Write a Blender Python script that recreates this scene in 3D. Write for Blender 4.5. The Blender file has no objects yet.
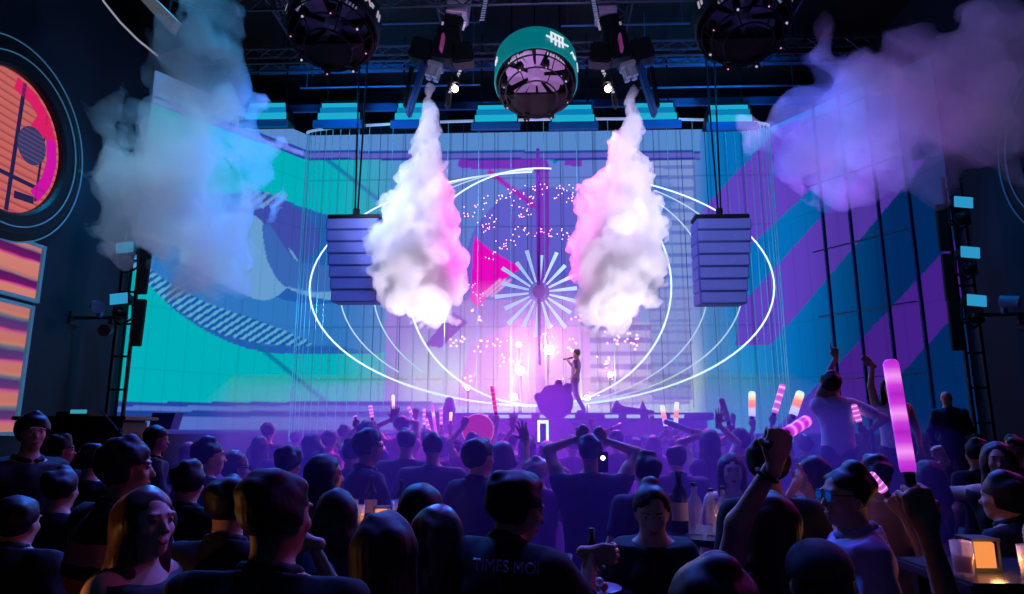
import bpy, bmesh, math, random
import numpy as np
from mathutils import Vector, Matrix, Euler

random.seed(7)
scene = bpy.context.scene
COL = scene.collection
PI = math.pi
R = math.radians

# ------------------------------------------------------------------ camera
FPX = 1024 * 24 / 36.0
YAW = math.atan(25 / FPX)
PITCH = math.atan(135 / FPX)
CAM = Vector((0, 0, 1.8))
cd = bpy.data.cameras.new('camera'); cd.lens = 24; cd.sensor_width = 36; cd.clip_end = 200
cam = bpy.data.objects.new('camera', cd); COL.objects.link(cam)
cam.location = CAM
cam.rotation_euler = (PI / 2 + PITCH, 0, YAW)
scene.camera = cam
CM = Euler((PI / 2 + PITCH, 0, YAW)).to_matrix()
CMN = np.array(CM)

# ------------------------------------------------------------------ world and exposure
scene.view_settings.view_transform = 'Standard'
scene.view_settings.look = 'None'
scene.view_settings.gamma = 1
scene.view_settings.exposure = 0.0
scene.view_settings.use_curve_mapping = False
w = bpy.data.worlds.new('night'); scene.world = w; w.use_nodes = True
w.node_tree.nodes['Background'].inputs[0].default_value = (0.01, 0.05, 0.12, 1)
w.node_tree.nodes['Background'].inputs[1].default_value = 0.0
scene.cycles.max_bounces = 6
scene.cycles.diffuse_bounces = 2
scene.cycles.glossy_bounces = 2
scene.cycles.transmission_bounces = 4
scene.cycles.transparent_max_bounces = 16
scene.cycles.volume_bounces = 4
scene.cycles.volume_step_rate = 1.0
scene.cycles.volume_max_steps = 160
scene.cycles.use_denoising = True
scene.cycles.sample_clamp_indirect = 4
scene.cycles.sample_clamp_direct = 0
scene.cycles.caustics_reflective = False
scene.cycles.caustics_refractive = False


def ray(px, py):
    return CM @ Vector(((px - 512) / FPX, (297 - py) / FPX, -1))


def at(px, py, Y):
    """point of the hall at depth Y seen at photograph position px, py"""
    d = ray(px, py)
    return CAM + d * (Y / d.y)


def onX(px, py, X):
    d = ray(px, py)
    return CAM + d * (X / d.x)


def lin(c):
    return tuple(((v / 255) / 12.92 if v / 255 <= .04045 else ((v / 255 + .055) / 1.055) ** 2.4) for v in c[:3])


# ------------------------------------------------------------------ stage lamps and added fill lamps
def lamp(kind, name, loc, color, energy, target=None, size=.1, angle=40, blend=.6, scatter=1.0):
    ld = bpy.data.lights.new(name, kind); ld.color = color; ld.energy = energy
    if kind == 'SPOT':
        ld.spot_size = R(angle); ld.spot_blend = blend; ld.shadow_soft_size = size
    elif kind == 'POINT':
        ld.shadow_soft_size = size
    elif kind == 'AREA':
        ld.size = size
    o = bpy.data.objects.new(name, ld); COL.objects.link(o); o.location = loc
    if target is not None:
        o.rotation_euler = (Vector(target) - Vector(loc)).to_track_quat('-Z', 'Y').to_euler()
    return o


MAG = (1, .05, .75); CYA = (.05, .55, 1); BLU = (.04, .15, 1); PNK = (1, .35, .8); LAV = (.75, .6, 1)
lamp('SPOT', 'left_jet_light', (-4.6, 8.0, 7.5), (.74, .66, 1), 4700, (-2.7, 15, 7.6), .4, 36)
lamp('SPOT', 'right_jet_light', (4.2, 8.0, 7.5), (.8, .66, 1), 4700, (1.9, 15, 7.4), .4, 36)
lamp('SPOT', 'left_jet_underlight', (-2.4, 13.6, 2.6), (.88, .78, 1), 1200, (-2.6, 15, 5.8), .3, 60)
lamp('SPOT', 'right_jet_underlight', (2.2, 13.6, 2.6), (.88, .78, 1), 1200, (1.7, 15, 5.8), .3, 60)
lamp('SPOT', 'added_jet_fill', (-9.8, 14.0, 8.5), (.3, .6, 1), 2200, (-2.7, 15, 7.8), .4, 36)  # side fill added to soften the dark parts of the jets
lamp('SPOT', 'added_jet_fill', (9.8, 14.0, 8.5), (.35, .5, 1), 2200, (1.9, 15, 7.8), .4, 36)
lamp('SPOT', 'magenta_backlight', (.2, 17.6, 4.6), MAG, 1700, (-2.2, 15, 6.3), .3, 40)
lamp('SPOT', 'magenta_backlight', (-.3, 17.6, 4.6), MAG, 1300, (1.6, 15, 6.4), .3, 40)
lamp('SPOT', 'top_blue_wash', (-6.5, 12.5, 12.0), (0, .5, 1), 500, (-7.0, 11, 6), .3, 60)
lamp('SPOT', 'left_cloud_wash', (-3.6, 7.0, 8.5), (.3, .66, 1), 1150, (-5.8, 11, 5.6), .3, 45)
lamp('SPOT', 'right_cloud_wash', (4.2, 12.0, 4.6), (.6, .16, .75), 520, (5.8, 11, 7.4), .3, 56)
lamp('SPOT', 'right_blue_wash', (3.0, 9.0, 11.0), (.04, .25, 1), 260, (8, 11, 9), .3, 60)
lamp('SPOT', 'crowd_magenta', (1.2, 17.8, 11.6), (1, .05, .85), 14000, (-.7, 10.8, 1.4), .3, 40)
lamp('SPOT', 'crowd_magenta_side', (8.6, 8.5, 6.5), MAG, 420, (-1.0, 3.5, 1.4), .2, 70)
lamp('SPOT', 'crowd_blue', (-5.5, 16.5, 11.6), (.03, .2, 1), 8000, (-2.0, 8, 1.4), .3, 46)
lamp('SPOT', 'crowd_blue', (5.5, 16.5, 11.6), (.03, .2, 1), 8000, (2.5, 8, 1.4), .3, 46)
lamp('SPOT', 'added_crowd_fill', (-2.5, 9.0, 11.4), (.1, .12, 1), 2600, (-.6, 3.8, 1.4), .3, 50)  # blue fill added to lift the front rows
lamp('SPOT', 'added_crowd_fill', (2.5, 9.0, 11.4), (.14, .1, 1), 2600, (.8, 3.8, 1.4), .3, 50)
lamp('SPOT', 'added_speaker_fill', (-1.5, 5.0, 8.5), (.15, .45, 1), 1500, (-4.7, 17, 6.2), .3, 20)  # front fill added to brighten the speaker columns
lamp('SPOT', 'added_speaker_fill', (1.5, 5.0, 8.5), (.55, .6, 1), 2000, (4.7, 17, 6.2), .3, 20)
lamp('SPOT', 'added_arm_fill', (0, 4.0, 7.0), (.6, .5, 1), 1100, (0, 15, 11.6), .3, 44)  # fill added to lift the jointed arms
lamp('AREA', 'dim_house_wash', (0, -1.0, 9.5), (.02, .1, .3), 60, (0, 6, 0), 6)
lamp('SPOT', 'added_wall_fill', (-7.6, 14.6, 13.2), (0, .5, 1), 3000, (-11, 14.6, 2.5), .4, 44)  # blue fill added to lift the dark side walls
lamp('SPOT', 'added_wall_fill', (7.6, 14.6, 13.2), (0, .4, 1), 1500, (11, 14.6, 2.5), .4, 44)
lamp('SPOT', 'added_roof_fill', (-5.5, 16.5, 9.6), (0, .4, 1), 1100, (-4.0, 20.5, 14), .4, 90)  # fill added to lift the black area above the video wall
lamp('SPOT', 'added_roof_fill', (5.5, 16.5, 9.6), (0, .4, 1), 1100, (4.0, 20.5, 14), .4, 90)


# ------------------------------------------------------------------ materials
MATS = {}


def mat(name, col, rough=.6, metal=0, emit=None, estr=1, spec=.3, noise=0, nscale=8, bump=0, alpha=1, trans=0):
    if name in MATS: return MATS[name]
    m = bpy.data.materials.new(name); m.use_nodes = True; MATS[name] = m
    nt = m.node_tree; b = nt.nodes['Principled BSDF']
    c = lin(col)
    b.inputs['Base Color'].default_value = (*c, 1)
    b.inputs['Roughness'].default_value = rough
    b.inputs['Metallic'].default_value = metal
    b.inputs['Specular IOR Level'].default_value = spec
    if trans: b.inputs['Transmission Weight'].default_value = trans
    if alpha < 1: b.inputs['Alpha'].default_value = alpha
    if emit is not None:
        b.inputs['Emission Color'].default_value = (*lin(emit), 1)
        b.inputs['Emission Strength'].default_value = estr
    if noise or bump:
        tc = nt.nodes.new('ShaderNodeTexCoord'); n = nt.nodes.new('ShaderNodeTexNoise')
        n.inputs['Scale'].default_value = nscale; n.inputs['Detail'].default_value = 4
        nt.links.new(tc.outputs['Object'], n.inputs['Vector'])
        if noise:
            mx = nt.nodes.new('ShaderNodeMixRGB'); mx.blend_type = 'MIX'
            mx.inputs[1].default_value = (*[v * (1 - noise) for v in c], 1)
            mx.inputs[2].default_value = (*[min(1, v * (1 + noise)) for v in c], 1)
            nt.links.new(n.outputs['Fac'], mx.inputs[0]); nt.links.new(mx.outputs[0], b.inputs['Base Color'])
        if bump:
            bp = nt.nodes.new('ShaderNodeBump'); bp.inputs['Strength'].default_value = bump
            nt.links.new(n.outputs['Fac'], bp.inputs['Height']); nt.links.new(bp.outputs[0], b.inputs['Normal'])
    return m


def emis(name, col, s):
    if name in MATS: return MATS[name]
    m = bpy.data.materials.new(name); m.use_nodes = True; MATS[name] = m
    nt = m.node_tree; nt.nodes.remove(nt.nodes['Principled BSDF'])
    e = nt.nodes.new('ShaderNodeEmission'); e.inputs[0].default_value = (*lin(col), 1); e.inputs[1].default_value = s
    nt.links.new(e.outputs[0], nt.nodes['Material Output'].inputs[0])
    return m


# ------------------------------------------------------------------ mesh collector
class MB:
    def __init__(s): s.v = []; s.f = []; s.m = []; s.mats = []

    def mi(s, m):
        if m is None: return 0
        if m not in s.mats: s.mats.append(m)
        return s.mats.index(m)

    def add(s, vs, fs, m=None):
        k = len(s.v); s.v += [Vector(v) for v in vs]; i = s.mi(m)
        for f in fs: s.f.append([k + a for a in f]); s.m.append(i)

    def box(s, c, size, rot=None, m=None, bev=0):
        x, y, z = [a / 2 for a in size]
        if bev:
            bm = bmesh.new(); bmesh.ops.create_cube(bm, size=1)
            for v in bm.verts: v.co = Vector((v.co.x * size[0], v.co.y * size[1], v.co.z * size[2]))
            bmesh.ops.bevel(bm, geom=bm.edges[:], offset=bev, segments=2, affect='EDGES')
            bm.verts.index_update()
            vs = [v.co.copy() for v in bm.verts]; fs = [[v.index for v in f.verts] for f in bm.faces]; bm.free()
        else:
            vs = [Vector((i * x, j * y, k * z)) for i in (-1, 1) for j in (-1, 1) for k in (-1, 1)]
            fs = [(0, 1, 3, 2), (4, 6, 7, 5), (0, 4, 5, 1), (2, 3, 7, 6), (0, 2, 6, 4), (1, 5, 7, 3)]
        if rot is not None: vs = [rot @ v for v in vs]
        c = Vector(c); s.add([v + c for v in vs], fs, m); return s

    def cyl(s, a, b, r, r2=None, n=12, m=None, caps=True):
        a = Vector(a); b = Vector(b); r2 = r if r2 is None else r2
        q = (b - a).to_track_quat('Z', 'Y').to_matrix()
        vs = []
        for p, rr in ((a, r), (b, r2)):
            for i in range(n):
                t = 2 * PI * i / n; vs.append(p + q @ Vector((rr * math.cos(t), rr * math.sin(t), 0)))
        fs = [(i, (i + 1) % n, n + (i + 1) % n, n + i) for i in range(n)]
        if caps: fs += [list(range(n))[::-1], list(range(n, 2 * n))]
        s.add(vs, fs, m); return s

    def tube(s, pts, r, n=6, closed=False, m=None):
        pts = [Vector(p) for p in pts]; N = len(pts); vs = []
        up = None
        for i, p in enumerate(pts):
            a = pts[(i - 1) % N] if (closed or i) else p; b = pts[(i + 1) % N] if (closed or i < N - 1) else p
            t = (b - a).normalized()
            if up is None: up = Vector((0, 0, 1)) if abs(t.z) < .9 else Vector((0, 1, 0))
            u = (up - t * up.dot(t)).normalized(); w_ = t.cross(u); up = u
            rr = r[i] if isinstance(r, (list, tuple)) else r
            for k in range(n):
                an = 2 * PI * k / n; vs.append(p + u * rr * math.cos(an) + w_ * rr * math.sin(an))
        fs = []
        for i in range(N if closed else N - 1):
            j = (i + 1) % N
            for k in range(n): fs.append((i * n + k, i * n + (k + 1) % n, j * n + (k + 1) % n, j * n + k))
        if not closed: fs += [list(range(n))[::-1], list(range((N - 1) * n, N * n))]
        s.add(vs, fs, m); return s

    def lathe(s, prof, n=24, c=(0, 0, 0), rot=None, m=None):
        vs = []; c = Vector(c)
        for (r, z) in prof:
            for i in range(n):
                t = 2 * PI * i / n; v = Vector((r * math.cos(t), r * math.sin(t), z))
                if rot is not None: v = rot @ v
                vs.append(v + c)
        fs = []
        for j in range(len(prof) - 1):
            for i in range(n):
                k = (i + 1) % n; fs.append((j * n + i, j * n + k, (j + 1) * n + k, (j + 1) * n + i))
        s.add(vs, fs, m); return s

    def prism(s, poly, d, m=None, rot=None, c=(0, 0, 0)):
        """poly in x,z extruded along y by d"""
        n = len(poly); c = Vector(c)
        vs = [Vector((x, -d / 2, z)) for x, z in poly] + [Vector((x, d / 2, z)) for x, z in poly]
        if rot is not None: vs = [rot @ v for v in vs]
        fs = [list(range(n)), list(range(n, 2 * n))[::-1]] + [(i, n + i, n + (i + 1) % n, (i + 1) % n) for i in range(n)]
        s.add([v + c for v in vs], fs, m); return s

    def ball(s, c, r, n=8, m=None):
        prof = [(max(1e-4, r * math.sin(PI * i / n)), -r * math.cos(PI * i / n)) for i in range(n + 1)]
        return s.lathe(prof, n * 2, c, m=m)

    def build(s, name, m=None, parent=None, origin=None, smooth=False):
        me = bpy.data.meshes.new(name)
        org = Vector(origin) if origin is not None else Vector((0, 0, 0))
        me.from_pydata([tuple(v - org) for v in s.v], [], s.f)
        if s.mats:
            for x in s.mats: me.materials.append(x)
            me.polygons.foreach_set('material_index', s.m)
        elif m: me.materials.append(m)
        bm = bmesh.new(); bm.from_mesh(me); bmesh.ops.recalc_face_normals(bm, faces=bm.faces[:]); bm.to_mesh(me); bm.free()
        if smooth: me.polygons.foreach_set('use_smooth', [True] * len(me.polygons))
        o = bpy.data.objects.new(name, me); COL.objects.link(o)
        if parent is not None:
            o.parent = parent
        elif origin is not None: o.location = org
        return o


def tag(o, label=None, cat=None, group=None, kind=None):
    if label: o['label'] = label
    if cat: o['category'] = cat
    if group: o['group'] = group
    if kind: o['kind'] = kind
    return o


def empty(name, loc, label=None, cat=None, group=None, rz=0):
    o = bpy.data.objects.new(name, None); COL.objects.link(o); o.location = loc; o.rotation_euler = (0, 0, rz)
    o.empty_display_size = .1
    return tag(o, label, cat, group)


def kids(o): return [c for c in bpy.data.objects if c.parent == o]


def dup(root, loc=None, label=None, rz=None):
    r = root.copy(); COL.objects.link(r)
    if loc is not None: r.location = loc
    if rz is not None: r.rotation_euler = (0, 0, rz)
    if label: r['label'] = label
    for ch in kids(root):
        c = ch.copy(); COL.objects.link(c); c.parent = r
        for g in kids(ch):
            d = g.copy(); COL.objects.link(d); d.parent = c
    return r


def np_mesh(name, verts, faces, m, parent=None, smooth=True):
    me = bpy.data.meshes.new(name)
    me.vertices.add(len(verts)); me.vertices.foreach_set('co', verts.astype(np.float32).ravel())
    nf = len(faces); me.loops.add(nf * 4); me.loops.foreach_set('vertex_index', faces.astype(np.int32).ravel())
    me.polygons.add(nf); me.polygons.foreach_set('loop_start', np.arange(0, nf * 4, 4, dtype=np.int32))
    me.update(calc_edges=True); me.validate()
    if smooth: me.polygons.foreach_set('use_smooth', np.ones(len(me.polygons), bool))
    if m: me.materials.append(m)
    o = bpy.data.objects.new(name, me); COL.objects.link(o)
    if parent is not None: o.parent = parent
    return o

# ------------------------------------------------------------------ smooth solids (fields turned into one continuous surface)
def nets(F, org, h):
    """surface of F<0 as quads (vectorised surface nets)"""
    S = F < 0
    nx, ny, nz = F.shape
    c = np.zeros((nx - 1, ny - 1, nz - 1), np.int8)
    for i in (0, 1):
        for j in (0, 1):
            for k in (0, 1):
                c += S[i:nx - 1 + i, j:ny - 1 + j, k:nz - 1 + k]
    act = (c > 0) & (c < 8)
    idx = -np.ones(act.shape, np.int64); cells = np.argwhere(act); idx[act] = np.arange(len(cells))
    if len(cells) == 0: return np.zeros((0, 3)), np.zeros((0, 4), int)
    acc = np.zeros((len(cells), 3)); cnt = np.zeros(len(cells))
    corners = [(i, j, k) for i in (0, 1) for j in (0, 1) for k in (0, 1)]
    vals = {q: F[cells[:, 0] + q[0], cells[:, 1] + q[1], cells[:, 2] + q[2]] for q in corners}
    for a in corners:
        for ax in range(3):
            if a[ax] == 0:
                b = list(a); b[ax] = 1; b = tuple(b)
                va, vb = vals[a], vals[b]
                cr = (va < 0) != (vb < 0)
                t = np.where(cr, va / np.where(cr, va - vb, 1), 0)
                p = np.tile(np.array(a, float), (len(cells), 1)); p[:, ax] = t
                acc[cr] += p[cr]; cnt[cr] += 1
    V = cells + acc / cnt[:, None]
    Q = []
    for ax in range(3):
        o1, o2 = [(1, 2), (2, 0), (0, 1)][ax]
        sl0 = [slice(None)] * 3; sl1 = [slice(None)] * 3
        sl0[ax] = slice(0, -1); sl1[ax] = slice(1, None)
        A = S[tuple(sl0)]; B = S[tuple(sl1)]
        e = np.argwhere(A != B)
        e = e[(e[:, o1] > 0) & (e[:, o2] > 0) & (e[:, o1] < F.shape[o1] - 1) & (e[:, o2] < F.shape[o2] - 1)]
        if len(e) == 0: continue
        ins = A[e[:, 0], e[:, 1], e[:, 2]]
        def g(d1, d2):
            q = e.copy(); q[:, o1] += d1; q[:, o2] += d2
            return idx[q[:, 0], q[:, 1], q[:, 2]]
        q = np.stack([g(-1, -1), g(0, -1), g(0, 0), g(-1, 0)], 1)
        q[~ins] = q[~ins][:, ::-1]
        Q.append(q)
    Q = np.concatenate(Q); Q = Q[(Q >= 0).all(1)]
    return V * h + np.array(org), Q


class SDF:
    """list of round cones and ellipsoids, blended"""
    def __init__(s): s.p = []

    def cap(s, a, b, ra, rb, k=.03, sub=False): s.p.append(('c', np.array(a, float), np.array(b, float), ra, rb, k, sub)); return s

    def ell(s, c, r, M=None, k=.03, sub=False):
        s.p.append(('e', np.array(c, float), np.array(r, float), np.eye(3) if M is None else np.array(M, float), 0, k, sub)); return s

    def inflate(s, d):
        o = SDF()
        for q in s.p:
            if q[0] == 'c': o.p.append(('c', q[1], q[2], q[3] + d, q[4] + d, q[5], q[6]))
            else: o.p.append(('e', q[1], q[2] + d, q[3], 0, q[5], q[6]))
        return o

    def bounds(s):
        lo = np.full(3, 1e9); hi = -lo
        for q in s.p:
            if q[6]: continue
            if q[0] == 'c':
                r = max(q[3], q[4]); lo = np.minimum(lo, np.minimum(q[1], q[2]) - r); hi = np.maximum(hi, np.maximum(q[1], q[2]) + r)
            else:
                r = q[2].max(); lo = np.minimum(lo, q[1] - r); hi = np.maximum(hi, q[1] + r)
        return lo, hi

    def mesh(s, h, cuts=(), disp=None, pad=.03, lohi=None):
        lo, hi = s.bounds() if lohi is None else lohi
        lo = lo - pad - h; hi = hi + pad + h
        n = np.ceil((hi - lo) / h).astype(int) + 1
        ax = [lo[i] + h * np.arange(n[i]) for i in range(3)]
        F = np.full(n, .5, np.float32)
        for q in s.p:
            if q[0] == 'c':
                r = max(q[3], q[4]); a = np.minimum(q[1], q[2]) - r; b = np.maximum(q[1], q[2]) + r
            else:
                r = q[2].max(); a = q[1] - r; b = q[1] + r
            m_ = q[5] + 2 * h + .01
            i0 = np.maximum(np.floor((a - m_ - lo) / h).astype(int), 0); i1 = np.minimum(np.ceil((b + m_ - lo) / h).astype(int) + 1, n)
            if (i1 <= i0).any(): continue
            X = ax[0][i0[0]:i1[0]][:, None, None]; Yy = ax[1][i0[1]:i1[1]][None, :, None]; Z = ax[2][i0[2]:i1[2]][None, None, :]
            if q[0] == 'c':
                ab = q[2] - q[1]; L = max(ab @ ab, 1e-9)
                px, py, pz = X - q[1][0], Yy - q[1][1], Z - q[1][2]
                t = np.clip((px * ab[0] + py * ab[1] + pz * ab[2]) / L, 0, 1)
                d = np.sqrt((px - t * ab[0]) ** 2 + (py - t * ab[1]) ** 2 + (pz - t * ab[2]) ** 2) - (q[3] + (q[4] - q[3]) * t)
            else:
                M = q[3]; px, py, pz = X - q[1][0], Yy - q[1][1], Z - q[1][2]
                l = [M[0][i] * px + M[1][i] * py + M[2][i] * pz for i in range(3)]
                rr = q[2]
                k0 = np.sqrt(sum((l[i] / rr[i]) ** 2 for i in range(3))); k1 = np.sqrt(sum((l[i] / rr[i] ** 2) ** 2 for i in range(3))) + 1e-6
                d = k0 * (k0 - 1) / k1
            sl = (slice(i0[0], i1[0]), slice(i0[1], i1[1]), slice(i0[2], i1[2]))
            G = F[sl]; k = q[5]
            if q[6]:
                F[sl] = np.maximum(G, -d)
            else:
                hh = np.clip(.5 + .5 * (G - d) / k, 0, 1)
                F[sl] = G * (1 - hh) + d * hh - k * hh * (1 - hh)
        if disp is not None or cuts:
            X = ax[0][:, None, None]; Yy = ax[1][None, :, None]; Z = ax[2][None, None, :]
            if disp is not None: F = F + disp(X, Yy, Z)
            for cu in cuts: F = np.maximum(F, cu(X, Yy, Z))
        F = np.asarray(F, np.float64)
        F[0], F[-1], F[:, 0], F[:, -1], F[:, :, 0], F[:, :, -1] = 1, 1, 1, 1, 1, 1
        return nets(F, lo, h)


def solid(name, parts, m, parent=None):
    """one mesh object from several (verts, faces) surfaces"""
    vs = []; fs = []; k = 0
    for v, f in parts:
        if len(v) == 0: continue
        vs.append(v); fs.append(f + k); k += len(v)
    return np_mesh(name, np.concatenate(vs), np.concatenate(fs), m, parent)

# ------------------------------------------------------------------ the hall
HW, HY0, HY1, HZ = 11.0, -3.0, 23.2, 14.2
M_wall = mat('dark_wall', (3, 34, 52), .75, noise=.25, nscale=1.2, bump=.05)
M_floor = mat('dark_floor', (26, 28, 36), .35, noise=.3, nscale=2)
M_ceil = mat('black_ceiling', (14, 17, 24), .9)
M_blk = mat('black_metal', (22, 26, 34), .45, metal=.3)
M_rig = mat('rig_metal', (52, 62, 82), .4, metal=.6)
M_blk2 = mat('matte_black', (12, 13, 17), .7)
M_grey = mat('grey_violet_shell', (180, 168, 200), .45)


def structure(name, mb, m, origin=None):
    return tag(mb.build(name, m, origin=origin), kind='structure')


structure('floor', MB().box((0, (HY0 + HY1) / 2, -.1), (2 * HW + .8, HY1 - HY0 + .8, .2)), M_floor)
structure('ceiling', MB().box((0, (HY0 + HY1) / 2, HZ + .1), (2 * HW + .8, HY1 - HY0 + .8, .2)), M_ceil)
structure('wall_left', MB().box((-HW - .2, (HY0 + HY1) / 2, HZ / 2), (.4, HY1 - HY0 + .8, HZ)), M_wall)
structure('wall_right', MB().box((HW + .2, (HY0 + HY1) / 2, HZ / 2), (.4, HY1 - HY0 + .8, HZ)), M_wall)
structure('wall_back', MB().box((0, HY1 + .2, HZ / 2), (2 * HW, .4, HZ)), M_wall)
structure('wall_front', MB().box((0, HY0 - .2, HZ / 2), (2 * HW, .4, HZ)), M_wall)

# ------------------------------------------------------------------ what plays on the video wall
def C(*c): return np.array(lin(c))


def poly_mask(px, py, pts):
    inside = np.zeros(px.shape, bool); n = len(pts)
    for i in range(n):
        x1, y1 = pts[i]; x2, y2 = pts[(i + 1) % n]
        if y1 == y2: continue
        c = ((y1 > py) != (y2 > py)) & (px < (x2 - x1) * (py - y1) / (y2 - y1) + x1)
        inside ^= c
    return inside


def spl(pts, n=8):
    out = []
    P = [pts[0]] + list(pts) + [pts[-1]]
    for i in range(1, len(P) - 2):
        p0, p1, p2, p3 = [np.array(q, float) for q in P[i - 1:i + 3]]
        for k in range(n):
            t = k / n
            out.append(.5 * ((2 * p1) + (-p0 + p2) * t + (2 * p0 - 5 * p1 + 4 * p2 - p3) * t * t + (-p0 + 3 * p1 - 3 * p2 + p3) * t ** 3))
    out.append(np.array(P[-1], float)); return out


def mixm(col, m, c, a=1.0):
    m = (m * a)[..., None] if m.dtype != bool else (m.astype(float) * a)[..., None]
    return col * (1 - m) + c * m


def near_line(px, py, a, b, w_):
    a = np.array(a, float); b = np.array(b, float); ab = b - a
    t = np.clip(((px - a[0]) * ab[0] + (py - a[1]) * ab[1]) / (ab @ ab), 0, 1)
    d = np.hypot(px - a[0] - t * ab[0], py - a[1] - t * ab[1])
    return np.clip(1.5 - d / w_, 0, 1)


def smooth(x, a, b):
    t = np.clip((x - a) / (b - a), 0, 1); return t * t * (3 - 2 * t)


def artwork(px, py):
    """clip on the video wall: teal field with a swept blue figure, lilac middle with haze glow painted in, purple diagonals on the right"""
    sh = px.shape
    col = np.zeros(sh + (3,)) + C(0, 178, 190)
    # top edge follows the fold of the wall
    top = np.where(px < 308, 137 - (308 - px) * .36, 137.)
    d = py - top
    # swept figure
    up = spl([(90, 190), (160, 190), (225, 194), (262, 192), (300, 206), (345, 218), (400, 214), (420, 210)])
    lo = spl([(420, 355), (390, 353), (330, 354), (265, 352), (220, 338), (175, 310), (140, 272), (115, 245), (90, 235)])
    m = poly_mask(px, py, up + lo); col = mixm(col, m, C(36, 96, 178))
    col = mixm(col, poly_mask(px, py, spl([(90, 200), (170, 220), (240, 262), (262, 292), (320, 304), (400, 300), (400, 350), (330, 346), (262, 344), (215, 325), (170, 290), (130, 255), (90, 230)])), C(48, 120, 196))
    col = mixm(col, poly_mask(px, py, spl([(236, 206), (262, 196), (300, 210), (320, 240), (300, 262), (282, 250), (262, 222), (236, 218)])), C(62, 78, 172))
    col = mixm(col, poly_mask(px, py, spl([(180, 225), (238, 212), (262, 222), (268, 250), (282, 284), (330, 300), (400, 296), (400, 262), (345, 266), (300, 262), (288, 246), (300, 270), (268, 300), (225, 285), (180, 262)])), C(104, 160, 214))
    col = mixm(col, poly_mask(px, py, spl([(262, 225), (268, 262), (288, 286), (330, 292), (345, 285), (345, 268), (300, 262), (284, 246), (270, 224)])), C(58, 104, 184))
    band = poly_mask(px, py, spl([(125, 250), (165, 280), (210, 304), (262, 322), (312, 344), (262, 343), (212, 330), (165, 300), (130, 264)]))
    hatch = ((px * .66 + py * 1.0) % 7.2) < 3.3
    col = mixm(col, band, C(24, 88, 168)); col = mixm(col, band & hatch, C(92, 172, 214))
    band2 = poly_mask(px, py, [(232, 208), (246, 190), (288, 194), (282, 208)])
    col = mixm(col, band2 & (((px * .8 + py) % 9) < 4.5), C(110, 150, 205))
    lo2 = spl([(330, 352), (265, 348), (220, 333), (175, 304), (140, 266), (118, 244)])
    col = mixm(col, near_line(px, py, (325, 158), (392, 210), 2.0), C(20, 96, 168), .8)
    col = mixm(col, near_line(px, py, (257, 345), (328, 404), 2.2), C(14, 104, 160), .8)
    # middle of the picture, haze glow painted in as pale tones
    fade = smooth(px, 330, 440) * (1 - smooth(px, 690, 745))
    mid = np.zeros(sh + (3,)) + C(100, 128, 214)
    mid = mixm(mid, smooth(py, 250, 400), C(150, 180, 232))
    rr = np.hypot(px - 520, (py - 320) * 1.0)
    col = mixm(col, fade, mid) if False else col * (1 - fade[..., None]) + mid * fade[..., None]
    dk = poly_mask(px, py, spl([(462, 300), (470, 240), (500, 200), (540, 186), (585, 200), (600, 250), (560, 330), (500, 330), (462, 300)]))
    col = mixm(col, dk, C(98, 96, 206))
    low = (px > 385) & (px < 640) & (py > 300); col = mixm(col, low, C(166, 128, 226), .8); edge = smooth(py, 320, 385) * smooth(px, 385, 425) * (1 - smooth(px, 690, 730)); col = mixm(col, edge, C(208, 222, 246), .8)  # pale tones carry the haze glow in front of the wall
    col = mixm(col, poly_mask(px, py, [(455, 405), (470, 345), (520, 318), (600, 330), (640, 405)]), C(204, 130, 230), .75)
    stripe = (px > 590) & (px < 690) & (py > 322) & (py < 404)
    col = mixm(col, stripe, C(176, 170, 226)); col = mixm(col, stripe & ((py % 13) < 5), C(120, 104, 204))
    colm = poly_mask(px, py, spl([(652, 400), (652, 142), (690, 142), (699, 152), (694, 166), (692, 300), (692, 400)], 3))
    col = mixm(col, colm, C(126, 150, 216)); col = mixm(col, colm & ((py % 11) < 3.5), C(96, 118, 204))
    col = mixm(col, near_line(px, py, (660, 196), (660, 200), 14), C(50, 110, 200), .7)
    col = mixm(col, (px > 536) & (px < 549) & (py > 168), C(132, 44, 190), .85)
    pipe = poly_mask(px, py, spl([(462, 157), (530, 157), (546, 160), (549, 172), (535, 172), (528, 169), (462, 168), (462, 157)], 4))
    col = mixm(col, pipe, C(120, 52, 190)); col = mixm(col, (px > 565) & (px < 582) & (py > 155) & (py < 166), C(120, 52, 190))
    col = mixm(col, poly_mask(px, py, [(547, 158), (552, 154), (556, 156), (562, 153), (561, 158), (565, 161), (558, 161), (555, 165), (552, 161)]), C(0, 130, 190))
    col = mixm(col, near_line(px, py, (490, 172), (534, 206), 2.6), C(160, 40, 190))
    col = mixm(col, poly_mask(px, py, [(474, 236), (490, 250), (522, 268), (500, 282), (478, 308), (470, 300)]), C(238, 10, 196))
    for k in range(3):
        col = mixm(col, near_line(px, py, (482 + 5 * k, 296), (500 + 5 * k, 280), 1.3), C(240, 160, 240))
    col = mixm(col, poly_mask(px, py, [(425, 345), (452, 312), (468, 322), (440, 348)]), C(120, 50, 200))
    # right hand side
    fr = smooth(px, 690, 712)
    rt = np.zeros(sh + (3,)) + C(4, 112, 190)
    rt = mixm(rt, smooth(px, 790, 900), C(2, 52, 118))
    rt = mixm(rt, smooth(py, 250, 400) * (1 - smooth(px, 740, 800)), C(40, 150, 214), .8)
    P1 = C(98, 66, 196); P2 = C(84, 40, 168)
    rt = mixm(rt, poly_mask(px, py, [(690, 222), (780, 126), (840, 108), (842, 160), (748, 248), (690, 310)]), P1)
    rt = mixm(rt, poly_mask(px, py, [(740, 306), (838, 198), (870, 160), (925, 160), (893, 200), (800, 311), (770, 345), (735, 345)]), P1)
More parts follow.
